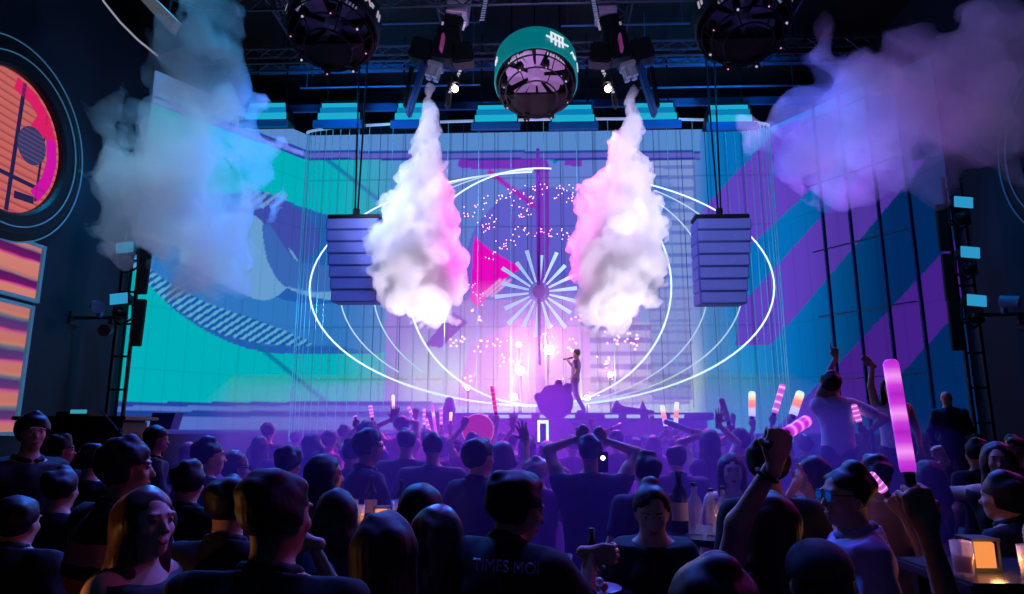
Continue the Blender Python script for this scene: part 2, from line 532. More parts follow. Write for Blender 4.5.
    rt = mixm(rt, poly_mask(px, py, [(735, 470), (840, 362), (960, 234), (968, 300), (901, 374), (852, 420), (800, 470)]), P2)
    rt = rt * (1 - .35 * smooth(px, 775, 850))[..., None]
    col = col * (1 - fr[..., None]) + rt * fr[..., None]
    # borders along the top and the foot of the wall
    side = (px < 700)
    col = mixm(col, side & (d < 13.5), C(88, 138, 206)); col = mixm(col, side & (d >= 13.5) & (d < 16), C(22, 74, 160))
    col = mixm(col, side & (d >= 16) & (d < 21), C(98, 96, 196)); col = mixm(col, side & (d >= 21) & (d < 23), C(30, 60, 160))
    lf = px < 450
    for a, b, c in ((402, 406, (40, 66, 164)), (406, 411, (80, 118, 204)), (411, 417, (28, 64, 150)), (417, 430, (84, 112, 200)), (430, 440, (48, 46, 130))):
        col = mixm(col, lf & (py >= a) & (py < b), C(*c))
    return col


M_led = bpy.data.materials.new('video_wall_pixels'); M_led.use_nodes = True
_nt = M_led.node_tree; _nt.nodes.clear()
_a = _nt.nodes.new('ShaderNodeVertexColor'); _a.layer_name = 'clip'
_e = _nt.nodes.new('ShaderNodeEmission'); _o = _nt.nodes.new('ShaderNodeOutputMaterial')
_e.inputs[1].default_value = .95
_nt.links.new(_a.outputs[0], _e.inputs[0]); _nt.links.new(_e.outputs[0], _o.inputs[0])

LZ0, LZ1 = 1.75, 11.95


def led_panel(name, p0, p1, parent, step=.045):
    p0 = np.array(p0, float); p1 = np.array(p1, float); L = np.linalg.norm(p1 - p0)
    nu = int(L / step) + 1; nv = int((LZ1 - LZ0) / step) + 1
    u = np.linspace(0, 1, nu); v = np.linspace(LZ0, LZ1, nv)
    U, V = np.meshgrid(u, v, indexing='ij')
    X = p0[0] + (p1[0] - p0[0]) * U; Y = p0[1] + (p1[1] - p0[1]) * U
    P = np.stack([X, Y, V], -1)
    # clip outlines are image pixels, so each vertex is projected through the camera
    D = (P - np.array(CAM)) @ CMN
    px = 512 + FPX * D[..., 0] / -D[..., 2]; py = 297 - FPX * D[..., 1] / -D[..., 2]
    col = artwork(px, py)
    # module seams of the wall
    s = (U * L) % .55 < .05; t = (V - LZ0) % 1.7 < .045
    col = np.where((s | t)[..., None], col * (.66 if abs(p0[0]) + abs(p1[0]) < 16 and abs(p0[0]) < 8 and abs(p1[0]) < 8 else .88), col)
    vs = P.reshape(-1, 3)
    idx = np.arange(nu * nv).reshape(nu, nv)
    q = np.stack([idx[:-1, :-1], idx[1:, :-1], idx[1:, 1:], idx[:-1, 1:]], -1).reshape(-1, 4)
    o = np_mesh(name, vs, q, M_led, parent, smooth=False)
    at_ = o.data.color_attributes.new('clip', 'FLOAT_COLOR', 'POINT')
    rgba = np.concatenate([col.reshape(-1, 3), np.ones((nu * nv, 1))], 1).astype(np.float32)
    at_.data.foreach_set('color', rgba.ravel())
    return o


vw = empty('video_wall', (0, 22, 0), 'huge folded video wall behind the stage, teal on its left, purple diagonals on its right', 'video wall')
vw.location = (0, 0, 0)
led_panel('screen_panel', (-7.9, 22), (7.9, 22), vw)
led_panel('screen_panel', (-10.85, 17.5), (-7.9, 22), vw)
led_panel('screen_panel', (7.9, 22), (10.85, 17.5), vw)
b = MB()
for p, q in (((-7.9, 22.12), (7.9, 22.12)), ((-10.95, 17.6), (-7.98, 22.1)), ((7.98, 22.1), (10.95, 17.6))):
    c = ((p[0] + q[0]) / 2, (p[1] + q[1]) / 2); L = math.dist(p, q); an = math.atan2(q[1] - p[1], q[0] - p[0])
    n = Vector((-math.sin(an), math.cos(an), 0)) * .06
    rot = Matrix.Rotation(an, 3, 'Z')
    b.box((c[0] + n.x, c[1] + n.y, (LZ0 + LZ1) / 2), (L, .08, LZ1 - LZ0), rot)
    b.box((c[0] + n.x, c[1] + n.y, LZ1 + .12), (L, .3, .2), rot); b.box((c[0], c[1], LZ0 / 2), (L, .3, LZ0), rot)
b.build('wall_frame', M_blk, vw)
# scaffold standing just in front of the right wing
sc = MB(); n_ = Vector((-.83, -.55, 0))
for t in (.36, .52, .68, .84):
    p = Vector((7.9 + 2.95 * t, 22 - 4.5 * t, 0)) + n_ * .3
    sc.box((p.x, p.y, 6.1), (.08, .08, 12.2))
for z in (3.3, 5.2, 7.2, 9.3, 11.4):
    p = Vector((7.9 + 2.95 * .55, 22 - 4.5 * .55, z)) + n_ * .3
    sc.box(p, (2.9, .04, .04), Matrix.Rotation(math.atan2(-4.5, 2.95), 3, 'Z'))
tag(sc.build('scaffold', mat('scaffold_haze_tint', (24, 56, 110), .5), origin=(9.2, 19.6, 0)), 'dark scaffold grid of posts and rails in front of the purple diagonals', 'scaffold')  # blue haze over the dark posts put into their colour

# ------------------------------------------------------------------ string curtain and ring lights
cur = empty('string_curtain', (0, 21.2, 0), 'tall round curtain of hanging glossy strings in front of the video wall', 'curtain')
M_str = mat('string_sheen_glow', (120, 205, 240), .15, metal=.2, emit=(70, 190, 235), estr=.22)  # string sheen put in as a faint cyan glow
M_post = mat('curtain_post', (30, 60, 120), .5)
NS = 46
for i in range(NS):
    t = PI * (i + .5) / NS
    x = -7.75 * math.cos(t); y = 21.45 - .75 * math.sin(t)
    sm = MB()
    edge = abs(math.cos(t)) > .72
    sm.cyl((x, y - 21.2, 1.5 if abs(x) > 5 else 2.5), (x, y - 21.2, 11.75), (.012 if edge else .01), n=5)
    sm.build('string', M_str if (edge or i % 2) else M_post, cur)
rail = MB()
rail.tube([(-7.75 * math.cos(PI * i / 40), .25 - .75 * math.sin(PI * i / 40), 11.78) for i in range(41)], .05, 6)
rail.build('rail', mat('rail_white', (170, 200, 235), .3, emit=(150, 190, 235), estr=.5), cur)

M_ring = emis('ring_light', (205, 232, 255), 1.6)
M_ring2 = emis('ring_light_soft', (200, 230, 255), .9)
for k, (rx, lab) in enumerate(((228, 'widest white oval ring light, wrapping all the others around the stage'), (197, 'white oval ring light passing just inside the widest oval, behind the hanging speakers'),
                               (163, 'white oval ring light second from the middle, its sides below the inner speaker edges'), (127, 'innermost and narrowest white oval ring light around the wheel'))):
    c = at(539, 289, 20.6); RX = rx / FPX * 20.6 * 1.01; RZ = 113 / FPX * 20.6 * 1.05
    e_ = MB(); N = 96; Yk = 20.0 - .1 * k
    gaps = [(.245, .30)] if k == 0 else [(.2, .3), (.68, .8)] if k in (1, 2) else [(.22, .28)]
    seg = []
    def flush(seg):
        if len(seg) > 2: e_.tube(seg, .026 if k in (0, 3) else .02, 6)
    for i in range(N + 1):
        f = i / N
        if any(a < f < b_ for a, b_ in gaps): flush(seg); seg = []; continue
        t = 2 * PI * f - .3
        seg.append(Vector((c.x + RX * math.cos(t), 0, c.z + RZ * math.sin(t))))
    flush(seg)
    o = e_.build('ring_light', M_ring if k in (0, 3) else M_ring2); o.location = (0, Yk, 0)
    tag(o, lab, 'light', 'oval ring lights')

# wheel of reflective spokes, their glint put in as emission
wc = at(539, 292, 20.2)
wh = empty('spoked_wheel', wc, 'pale blue wheel of flat spokes glinting behind the middle of the stage', 'wheel')
MB().cyl((0, -.1, 0), (0, .1, 0), .2, n=20).build('hub', mat('hub_violet', (90, 40, 150), .4, emit=(130, 40, 190), estr=.3), wh)
M_spk = mat('spoke_glint', (180, 220, 240), .2, emit=(170, 215, 240), estr=.7)
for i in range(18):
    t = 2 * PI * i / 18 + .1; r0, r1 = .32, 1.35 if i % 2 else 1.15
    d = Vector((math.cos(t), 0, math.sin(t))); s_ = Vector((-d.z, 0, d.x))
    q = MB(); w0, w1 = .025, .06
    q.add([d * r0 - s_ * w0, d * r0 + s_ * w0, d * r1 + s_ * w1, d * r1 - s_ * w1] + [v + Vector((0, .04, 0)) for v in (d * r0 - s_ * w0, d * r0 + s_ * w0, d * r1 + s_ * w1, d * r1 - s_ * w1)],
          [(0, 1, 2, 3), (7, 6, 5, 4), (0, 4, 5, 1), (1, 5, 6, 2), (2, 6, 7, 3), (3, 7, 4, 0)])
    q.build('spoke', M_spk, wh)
MB().cyl((0, 0, .2), (0, 0, 4.6), .05).cyl((0, 0, -.2), (0, 0, -2.2), .05).build('mast', mat('mast_violet', (110, 40, 170), .5), wh)

# little pink pixel lights on strings
M_px = emis('pixel_pink', (255, 150, 215), 5); 
clusters = [(470, 212), (481, 204), (492, 199), (507, 194), (517, 194), (529, 191), (533, 193), (546, 189), (560, 193), (566, 191), (573, 197), (484, 228), (492, 222), (517, 211), (525, 212),
            (532, 209), (522, 231), (532, 231), (544, 232), (557, 235), (571, 238), (502, 243), (510, 239), (490, 254), (462, 262), (466, 275), (470, 288), (476, 300), (478, 316), (470, 330), (480, 345),
            (490, 330), (500, 342), (505, 330), (458, 340), (466, 356), (575, 318), (582, 326), (590, 312), (600, 340), (612, 338), (622, 338), (634, 334), (640, 316), (646, 300), (560, 360), (604, 362), (590, 372), (470, 380), (484, 372),
            (506, 360), (532, 332), (545, 330), (530, 395), (560, 385), (497, 385), (575, 345), (620, 352), (632, 345), (455, 372)]
for i, (x, y) in enumerate(clusters):
    rnd = random.Random(i)
    if y > 300 and i % 2: continue
    p = at(x, y, 20.9 - rnd.random() * .5)
    o = empty('pixel_light_cluster', p)
    big = y > 300
    for k in range(rnd.randint(5, 9)):
        MB().ball(Vector((rnd.uniform(-.22, .22), rnd.uniform(-.1, .1), rnd.uniform(-.2, .2))), .017 if not big else .03, 4).build('pixel', M_px, o)
    tag(o, 'tiny cluster of pink pixel lights hanging in the middle of the stage backdrop', 'light', 'pink pixel light clusters')
# blinders behind the performer
M_bl = emis('blinder_pink', (255, 190, 235), 30)
for i, (x, y, s, lab) in enumerate(((548, 350, .2, 'glaring pink-white blinder left of the performer\'s head, widest of the blinders'), (519, 345, .12, 'small glaring blinder up and left beside the widest one'), (521, 371, .2, 'glaring blinder midway between the mascot and the red light stick'),
                                    (514, 397, .17, 'lowest glaring blinder just over the front of the stage'), (587, 398, .14, 'blinder low beside the performer\'s trailing leg'), (610, 375, .13, 'blinder to the right of the performer at waist height'), (468, 388, .11, 'leftmost glaring blinder low over the stage edge'))):
    s *= .6; p = at(x, y, 20.95); r_ = empty('blinder', p, lab, 'stage light', 'blinders behind the performer')
    MB().lathe([(.02, -.1), (s * 1.2, -.08), (s * 1.25, .08), (s * 1.05, .1), (s * 1.05, .02)], 16, rot=Matrix.Rotation(PI / 2, 3, 'X')).build('housing', M_blk, r_)
    MB().lathe([(.001, .06), (s * .6, .055), (s, .02), (s, 0), (.001, 0)], 16, rot=Matrix.Rotation(PI / 2, 3, 'X')).build('lens', M_bl, r_)
    MB().cyl((0, .05, -s), (0, .05, -(p.z - 2.25) + .0), .025).build('stand', M_blk, r_)
    lamp('POINT', 'blinder_lamp', p + Vector((0, -.5, 0)), (1, .5, .92), 180 * (s / .12) ** 2, size=.12)

# ------------------------------------------------------------------ stage
st = empty('stage', (0, 0, 0), 'raised stage with a magenta lit front and a dark lip under the performer', 'stage')
x0, x1 = -3.1, 4.7
MB().box(((x0 + x1) / 2, 20.2, 2.21), (x1 - x0, 3.2, .2), bev=.03).build('deck', mat('stage_deck', (46, 40, 62), .4), st)
MB().box(((x0 + x1) / 2, 20.3, 1.05), (x1 - x0 - .3, 3.0, 2.1)).build('front_panel', mat('stage_front', (150, 60, 150), .6, noise=.15, nscale=1), st)
for i in range(10):
    x = x0 + 1.6 + i * .58
    if 1.2 < x < 1.5: continue
    MB().box((x, 18.58, 2.21), (.36, .03, .09)).build('edge_light', emis('edge_strip', (190, 200, 250), .9), st)
for xa, xb in ((-7.4, -3.15), (4.75, 7.4)): MB().box(((xa + xb) / 2, 20.9, .7), (xb - xa, 1.1, 1.4), bev=.02).build('side_riser', mat('riser_blue', (34, 66, 120), .6), st)

# ------------------------------------------------------------------ ceiling boxes
def ceiling_box(p, label, tilt=0, w=1.15):
    r = empty('ceiling_light_box', p, label, 'light', 'cyan light boxes under the ceiling')
    h = .62
    b = MB()  # flared hood, open to the hall
    t0, t1 = w / 2, w / 2 + .12
    A = [(-t0, 0, h / 2), (t0, 0, h / 2), (t1, 0, -h / 2), (-t1, 0, -h / 2)]
    B = [(x, .7, z) for x, _, z in A]
    b.add(A + B, [(0, 4, 5, 1), (1, 5, 6, 2), (2, 6, 7, 3), (3, 7, 4, 0), (4, 7, 6, 5)])
    b.build('hood', M_blk, r)
    for k, (z, hh, m) in enumerate(((.2, .12, 'a'), (.02, .16, 'b'), (-.2, .2, 'a'))):
        a = t0 + (h / 2 - z) / h * .12 - .03
        MB().box((0, .08 - .04 * k, z), (2 * a, .04, hh)).build('louvre', emis('louvre_' + m, (30, 185, 225) if m == 'a' else (14, 130, 190), .85), r)
    a = t1 + .05
    MB().box((0, -.1, -h / 2 - .2), (2 * a, .12, .22)).build('lower_lip', mat('lip_blue', (10, 60, 120), .5, emit=(6, 70, 140), estr=.5), r)
    MB().cyl((-t0 + .1, .3, h / 2), (-t0 + .1, .3, HZ - p.z - .01), .03).cyl((t0 - .1, .3, h / 2), (t0 - .1, .3, HZ - p.z - .01), .03).build('hanger', M_blk, r)
    return r


for x, y, l in ((266, 110, 'leftmost of the cyan ceiling light boxes, half lost in blue smoke'), (339, 110, 'cyan ceiling light box directly above the left hanging speaker'), (416, 110, 'cyan ceiling light box behind the left smoke jet nozzle'),
                (496, 112, 'cyan ceiling light box touching the left side of the teal drum'), (573, 112, 'cyan ceiling light box touching the right side of the teal drum'), (655, 110, 'cyan ceiling light box behind the right smoke jet nozzle'),
                (730, 112, 'rightmost of the cyan ceiling light boxes, above the right hanging speaker')):
    ceiling_box(at(x, y, 19.4), l)

# ------------------------------------------------------------------ trusses
def truss(p0, p1, label, s=.4, r=.035, m=None, name='lighting_truss', hang=True):
    p0 = Vector(p0); p1 = Vector(p1); d = (p1 - p0); L = d.length; d.normalize()
    up = Vector((0, 0, 1)) if abs(d.z) < .9 else Vector((0, 1, 0)); s1 = d.cross(up).normalized(); s2 = s1.cross(d)
    root = empty(name, (p0 + p1) / 2, label, 'truss', 'black lighting trusses')
    mid = (p0 + p1) / 2; b = MB(); cs = []
    for a, c in ((-1, -1), (1, -1), (1, 1), (-1, 1)):
        o = (s1 * a + s2 * c) * s / 2; cs.append(o); b.cyl(p0 + o - mid, p1 + o - mid, r, n=6)
    b.build('chord', m or M_rig, root)
    b = MB(); n = max(2, int(L / s / 1.1))
    for i in range(n):
        a = p0 + d * (L * i / n) - mid; c = p0 + d * (L * (i + 1) / n) - mid
        for k in range(4):
            u, v = (k, (k + 1) % 4) if i % 2 else ((k + 1) % 4, k)
            b.cyl(a + cs[u], c + cs[v], r * .55, n=5)
    b.build('lacing', m or M_rig, root)
    if hang and abs(d.z) < .5:
        for t in (.12, .5, .88):
            a = p0 + d * L * t - mid + s2 * s / 2; MB().cyl(a, (a.x, a.y, HZ - mid.z), .02, n=6).build('hanging_cable', M_blk, root)
    return root


truss((-9.5, 17.6, 12.25), (9.5, 17.6, 12.25), 'long black truss crossing just above the cyan ceiling boxes', .45)
truss((-8.5, 14.2, 11.95), (8.5, 14.2, 11.95), 'long black truss passing over the teal drum at the top', .5)
truss((-9.5, 10.6, 12.2), (9.5, 10.6, 12.2), 'black truss nearest the audience at the very top', .5)
for x, l in ((-6.6, 'black truss running front to back above the left speaker'), (6.6, 'black truss running front to back above the right speaker'), (-2.3, 'short black truss running front to back left of the teal drum'), (2.3, 'short black truss running front to back right of the teal drum')):
    truss((x, 11, 12.75), (x, 19, 12.75), l, .4)
# steel beams, the blue light on them put into their colour
for y_, z_, l in ((19.9, 13.25, 'flat blue-lit steel beam crossing behind the teal drum'), (20.8, 12.35, 'thin dark steel beam right above the top edge of the video wall')):
    b = MB().box((0, 0, 0), (19.5, .12, .26), bev=.02); o = b.build('steel_beam', mat('beam_blue_lit', (34, 96, 150), .5)); o.location = (0, y_, z_)
    tag(o, l, 'beam', 'steel beams')
# clutter bars of small pipes
for i, (x0_, x1_, y_, py_, l) in enumerate(((380, 480, 16.5, 24, 'short thin pipe left of the drum near the top'), (560, 690, 16.5, 26, 'short thin pipe right of the drum near the top'), (640, 800, 18.6, 88, 'thin pipe over the right cyan boxes'), (300, 480, 18.6, 88, 'thin pipe over the left cyan boxes'))):
    a = at(x0_, py_, y_); c = at(x1_, py_, y_); c.z = a.z
    o = MB().cyl((0, 0, 0), c - a, .03, n=8).cyl((.2, 0, 0), (.2, 0, HZ - a.z), .015, n=6).cyl(((c - a).x - .2, 0, 0), ((c - a).x - .2, 0, HZ - a.z), .015, n=6).build('lighting_pipe', mat('pipe_blue', (60, 110, 160), .35, metal=.5)); o.location = a
    tag(o, l, 'pipe', 'lighting pipes')

# ------------------------------------------------------------------ round hoist drums
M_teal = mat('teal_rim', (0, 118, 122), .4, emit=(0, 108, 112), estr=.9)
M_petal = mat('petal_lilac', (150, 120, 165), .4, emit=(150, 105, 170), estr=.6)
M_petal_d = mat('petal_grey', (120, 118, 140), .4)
M_spark = emis('spark_white', (200, 200, 235), .7)
M_sparkp = emis('spark_pink', (255, 150, 220), 1.0)


def drum(p, Rr, H, tilt, label, lit, rz=0):
    r = empty('hoist_drum', p, label, 'stage drum', 'round drums hanging from the ceiling')
    rot = Matrix.Rotation(tilt, 3, 'X')
    T = lambda mb: [setattr(mb, 'v', [rot @ v for v in mb.v]), mb][1]
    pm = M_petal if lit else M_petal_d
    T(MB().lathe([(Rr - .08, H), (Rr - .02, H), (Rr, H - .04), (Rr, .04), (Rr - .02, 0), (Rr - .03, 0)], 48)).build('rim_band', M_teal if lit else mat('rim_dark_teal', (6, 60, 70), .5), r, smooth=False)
    T(MB().lathe([(.001, H * .9), (Rr * .6, H * .9), (Rr - .07, H * .85), (Rr - .07, H * .7)], 40)).build('inner_dome', M_blk, r)
    T(MB().lathe([(Rr - .04, .0), (Rr - .07, 0), (Rr - .07, H * .9)], 48)).build('inner_wall', M_blk2, r)
    hp = [(Rr * .9 * math.cos(PI * i / 24), Rr * .22 + Rr * .68 * math.sin(PI * i / 24)) for i in range(25)]
    q = MB(); q.add([(x, y, -.02) for x, y in hp] + [(x, y, -.1) for x, y in hp], [list(range(25)), list(range(25, 50))[::-1]] + [(i, 25 + i, 25 + (i + 1) % 25, (i + 1) % 25) for i in range(25)]); T(q).build('dark_cover', M_blk2, r)  # black half disc added to darken the lower part of the opening
    # petals
    for k in range(12):
        t = 2 * PI * k / 12 + .2; d = Vector((math.cos(t), math.sin(t), 0)); s = Vector((-d.y, d.x, 0))
        q = MB(); a, c = Rr * .2, Rr * .68; z = H * .35
        P_ = [d * a - s * .04, d * a + s * .04, d * c + s * Rr * .13, d * (c + .06), d * c - s * Rr * .13]
        P_ = [v + Vector((0, 0, z + (.12 if k % 2 else 0))) for v in P_]
        q.add(P_ + [v + Vector((0, 0, .03)) for v in P_], [(0, 1, 2, 3, 4), (9, 8, 7, 6, 5)] + [(i, 5 + i, 5 + (i + 1) % 5, (i + 1) % 5) for i in range(5)])
        T(q).build('petal', pm, r)
    T(MB().lathe([(.001, H * .1), (Rr * .12, H * .12), (Rr * .2, H * .3), (Rr * .2, H * .6)], 20)).build('hub', pm, r)
    # lower tiers with small fixtures
    for k, (rr, zz) in enumerate(((Rr * .88, -.12), (Rr * .72, -.36), (Rr * .5, -.56))):
        pts = [(rr * math.cos(2 * PI * i / 36), rr * math.sin(2 * PI * i / 36), zz) for i in range(36)]
        T(MB().tube(pts, .02, 5, closed=True)).build('ring', M_blk, r)
    for i in range(6):
        t = 2 * PI * i / 6
        T(MB().tube([(Rr * .95 * math.cos(t), Rr * .95 * math.sin(t), .05), (Rr * .72 * math.cos(t), Rr * .72 * math.sin(t), -.36), (Rr * .5 * math.cos(t), Rr * .5 * math.sin(t), -.56)], .013, 5)).build('cage_rib', M_blk, r)
    for i in range(8):
        t = 2 * PI * i / 8 + .3; c = Vector((Rr * .78 * math.cos(t), Rr * .78 * math.sin(t), -.28))
        f = T(MB().box(c, (.14, .14, .22), Matrix.Rotation(t, 3, 'Z'), bev=.02)).build('fixture', M_blk2, r)
        T(MB().ball(c + Vector((0, 0, -.14)), .025 if i % 2 else .016, 4)).build('fixture_lamp', M_spark if i % 2 else M_sparkp, f)
    b = MB()
    for sx in (-1, 1):
        for i in range(7):
            t = -PI / 2 + sx * (.35 + .09 * i); rr = Rr * .8
            b.box((rr * math.cos(t), rr * math.sin(t) , H * .12), (.05, .02, .07), Matrix.Rotation(t, 3, 'Z'))
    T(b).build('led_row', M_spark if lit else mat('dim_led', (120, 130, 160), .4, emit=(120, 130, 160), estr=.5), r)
    if lit or True:
        # emblem and lettering stroke on the rim band
        g = MB()
        def on_rim(t, z, w_, h_, an=0):
            n = Vector((math.cos(t), math.sin(t), 0)); m3 = Matrix.Rotation(t + PI / 2, 3, 'Z') @ Matrix.Rotation(an, 3, 'Y')
            g.box(n * (Rr + .008) + Vector((0, 0, z)), (w_, .02, h_), m3)
        t0 = -PI / 2 + .52
        z0 = H * .5
        for dx in (-.15, -.05, .05, .15): on_rim(t0 + dx / Rr, z0, .045, .5 - abs(dx) * 1.2)
        on_rim(t0, z0 + .2, .36, .05); on_rim(t0, z0 - .02, .6, .05)
        t1 = t0 + .52
        on_rim(t1 - .05, z0 - .02, .035, .17, .5); on_rim(t1 + .03, z0 - .02, .035, .17, -.5); on_rim(t1 + .12, z0 + .02, .09, .035); on_rim(t1 + .12, z0 - .05, .07, .03)
        t2 = -PI / 2 - 1.2
        for dx in (-.06, .03): on_rim(t2 + dx / Rr, z0, .04, .2)
        t3 = -PI / 2 + 1.45
        for dx in (-.06, .03): on_rim(t3 + dx / Rr, z0, .04, .2)
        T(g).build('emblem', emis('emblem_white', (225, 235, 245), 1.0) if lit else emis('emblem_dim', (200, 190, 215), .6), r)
    b = MB()
    top = rot @ Vector((0, 0, H * .9))
    for sx in (-1, 1):
        b.cyl((sx * Rr * .6, top.y, top.z), (sx * Rr * .6, top.y, HZ - p.z - .01), .03, n=8)
    b.box((0, top.y, top.z + .12), (Rr * 1.3, .25, .2))
    b.build('suspension', M_blk, r)
    return r


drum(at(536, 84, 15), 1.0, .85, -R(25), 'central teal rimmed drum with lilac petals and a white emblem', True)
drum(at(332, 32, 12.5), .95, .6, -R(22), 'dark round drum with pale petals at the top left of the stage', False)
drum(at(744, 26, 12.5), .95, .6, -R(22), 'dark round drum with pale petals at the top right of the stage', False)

# ------------------------------------------------------------------ jointed arms with smoke jets
def stage_arm(px, sgn, label):
    n = at(430 if sgn < 0 else 633, 84, 15)
    r = empty('jointed_arm', n, label, 'stage machine', 'jointed arms with smoke nozzles')
    up = lambda x, y, dy=0: at(x, y, 15 + dy) - n
    m = lambda x: 1063 - x if sgn > 0 else x
    def slab(name, a, b_, w_, d_, mt, par=r, bev=.04):
        a = Vector(a); b_ = Vector(b_); L = (b_ - a).length
        q = (b_ - a).to_track_quat('Z', 'Y').to_matrix()
        return MB().box((a + b_) / 2, (w_, d_, L), q, bev=bev).build(name, mt, par)
    slab('upper_arm', up(m(457), 20), up(m(466), -45), .62, .5, M_grey)
    j = slab('shoulder_joint', up(m(452), 31), up(m(456), 20), .52, .46, M_blk)
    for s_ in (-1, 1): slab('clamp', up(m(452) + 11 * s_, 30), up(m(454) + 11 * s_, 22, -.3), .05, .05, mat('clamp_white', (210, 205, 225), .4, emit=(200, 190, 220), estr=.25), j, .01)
    lo = slab('lower_arm', up(m(442), 62), up(m(450), 31), .5, .5, M_blk)
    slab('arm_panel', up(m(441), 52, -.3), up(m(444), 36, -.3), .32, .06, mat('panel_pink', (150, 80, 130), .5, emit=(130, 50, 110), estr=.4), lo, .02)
    slab('motor_housing', up(m(425), 42), up(m(418), 62), .42, .5, M_blk); slab('motor_housing', up(m(462), 46), up(m(464), 66), .42, .5, M_blk)
    bl = slab('blade', up(m(424), 64), up(m(408), 116), .3, .12, mat('blade_blue', (30, 70, 120), .4)); slab('blade', up(m(412), 66, .2), up(m(405), 108, .2), .16, .1, M_blk)
    b2 = slab('blade', up(m(452), 74), up(m(447), 108), .24, .12, M_blk)
    st = MB(); A, B_ = up(m(460), 71, -.15), up(m(450), 92, -.15)
    for i in range(9): st.box(A.lerp(B_, i / 8), (.07, .03, .035))
    st.build('led_strip', M_spark, b2)
    nz = MB()
    q = (up(m(430), 84) - up(m(436), 68)).to_track_quat('Z', 'Y').to_matrix()
    c0 = up(m(433), 74)
    for a in (-1, 1):
        for b_ in (-1, 1):
            nz.cyl(c0 + q @ Vector((a * .09, b_ * .09, -.15)), c0 + q @ Vector((a * .09, b_ * .09, .12)), .06, .075, n=10)
    nz.box(c0 + q @ Vector((0, 0, -.2)), (.36, .36, .12), q, bev=.02)
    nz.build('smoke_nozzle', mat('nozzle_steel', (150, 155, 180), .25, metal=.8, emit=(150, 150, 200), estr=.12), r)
    b = MB(); a = up(m(466), -40); b.cyl(a, (a.x, a.y, HZ - n.z), .12, n=10); b.build('ceiling_mount', M_blk, r)
    # warm lamp
    lp = up(m(455), 88, -.1); h = MB().lathe([(.03, .3), (.1, .28), (.12, .1), (.1, .1)], 14, c=lp).build('lamp_housing', M_blk, r)
    MB().ball(lp + Vector((0, 0, -.02)), .085, 6).build('warm_bulb', emis('warm_bulb', (255, 190, 140), 14), h)
    lamp('SPOT', 'warm_lamp', n + lp + Vector((0, 0, -.15)), (1, .35, .25), 500, n + lp + Vector((0, 0, -5)), .04, 22, .4)
    return r


stage_arm(430, -1, 'jointed grey and black arm with smoke nozzle left of the teal drum')
stage_arm(633, 1, 'jointed grey and black arm with smoke nozzle right of the teal drum')
# slim ladder strips left and right of the drum
for x0_, x1_, l in ((487, 482, 'slim lit ladder strip hanging left above the teal drum'), (592, 597, 'slim lit ladder strip hanging right above the teal drum')):
    a = at(x0_, -6, 14); b_ = at(x1_, 20, 14)
    r = empty('ladder_strip', a, l, 'light', 'slim ladder strips')
    MB().cyl((-.06, 0, 0), b_ - a + Vector((-.06, 0, 0)), .015, n=6).cyl((.06, 0, 0), b_ - a + Vector((.06, 0, 0)), .015, n=6).build('rail', M_rig, r)
    q = MB()
    for i in range(12): q.box((b_ - a) * (i / 11), (.11, .02, .02))
    q.build('rungs', mat('rung_grey', (150, 160, 190), .4, emit=(120, 130, 170), estr=.4), r)
    MB().cyl((0, 0, 0), (0, 0, HZ - a.z), .015, n=6).build('cable', M_blk, r)

# ------------------------------------------------------------------ hanging speaker columns
M_spk_b = mat('speaker_grille', (130, 150, 235), .7, noise=.2, nscale=40)  # haze glow on the speakers put into grille and body colours
M_spk_c = mat('speaker_body', (90, 110, 200), .6)


def line_array(cx, sgn, label):
    top = at(cx, 222, 17); r = empty('line_array_speaker', top, label, 'speaker', 'hanging speaker columns')
    W = 1.36; z = 0; tilt = 0; y = 0
    for i in range(7):
        h = .31; tilt = R(-.6 * i); ww = W - max(0, i - 1) * .04
        rot = Matrix.Rotation(-tilt, 3, 'X')
        sh = -sgn * .018 * i
        c = Vector((sh, y, z - h / 2))
        cab = MB().box(c, (ww, .7, h - .012), rot, bev=.02).build('cabinet', M_spk_c, r)
        q = MB().box(c + rot @ Vector((0, -.36, 0)), (ww - .08, .03, h - .06), rot)
        q.build('grille', M_spk_b, cab)
        if i in (1, 3): MB().ball(c + rot @ Vector((ww * .2, -.385, 0)), .012, 4).build('status_light', M_spark, cab)
        z -= h * math.cos(tilt); y += h * math.sin(-tilt) * .9
    b = MB().box((0, 0, .08), (W + .02, .5, .12), bev=.02)
    b.build('flying_frame', M_blk, r)
    b = MB()
    for sx in (-.16, .16): b.cyl((sx * .2, 0, .1), (sx, 0, HZ - top.z), .025, n=6)
    b.cyl((0, 0, .1), (0, 0, .35), .09, n=10)
    b.build('hoist_chain', M_blk, r)
    return r


line_array(356, -1, 'dark hanging speaker column tinted with blue haze glow, left of the smoke jets')
line_array(720, 1, 'hanging speaker column tinted with violet haze glow, right of the smoke jets')

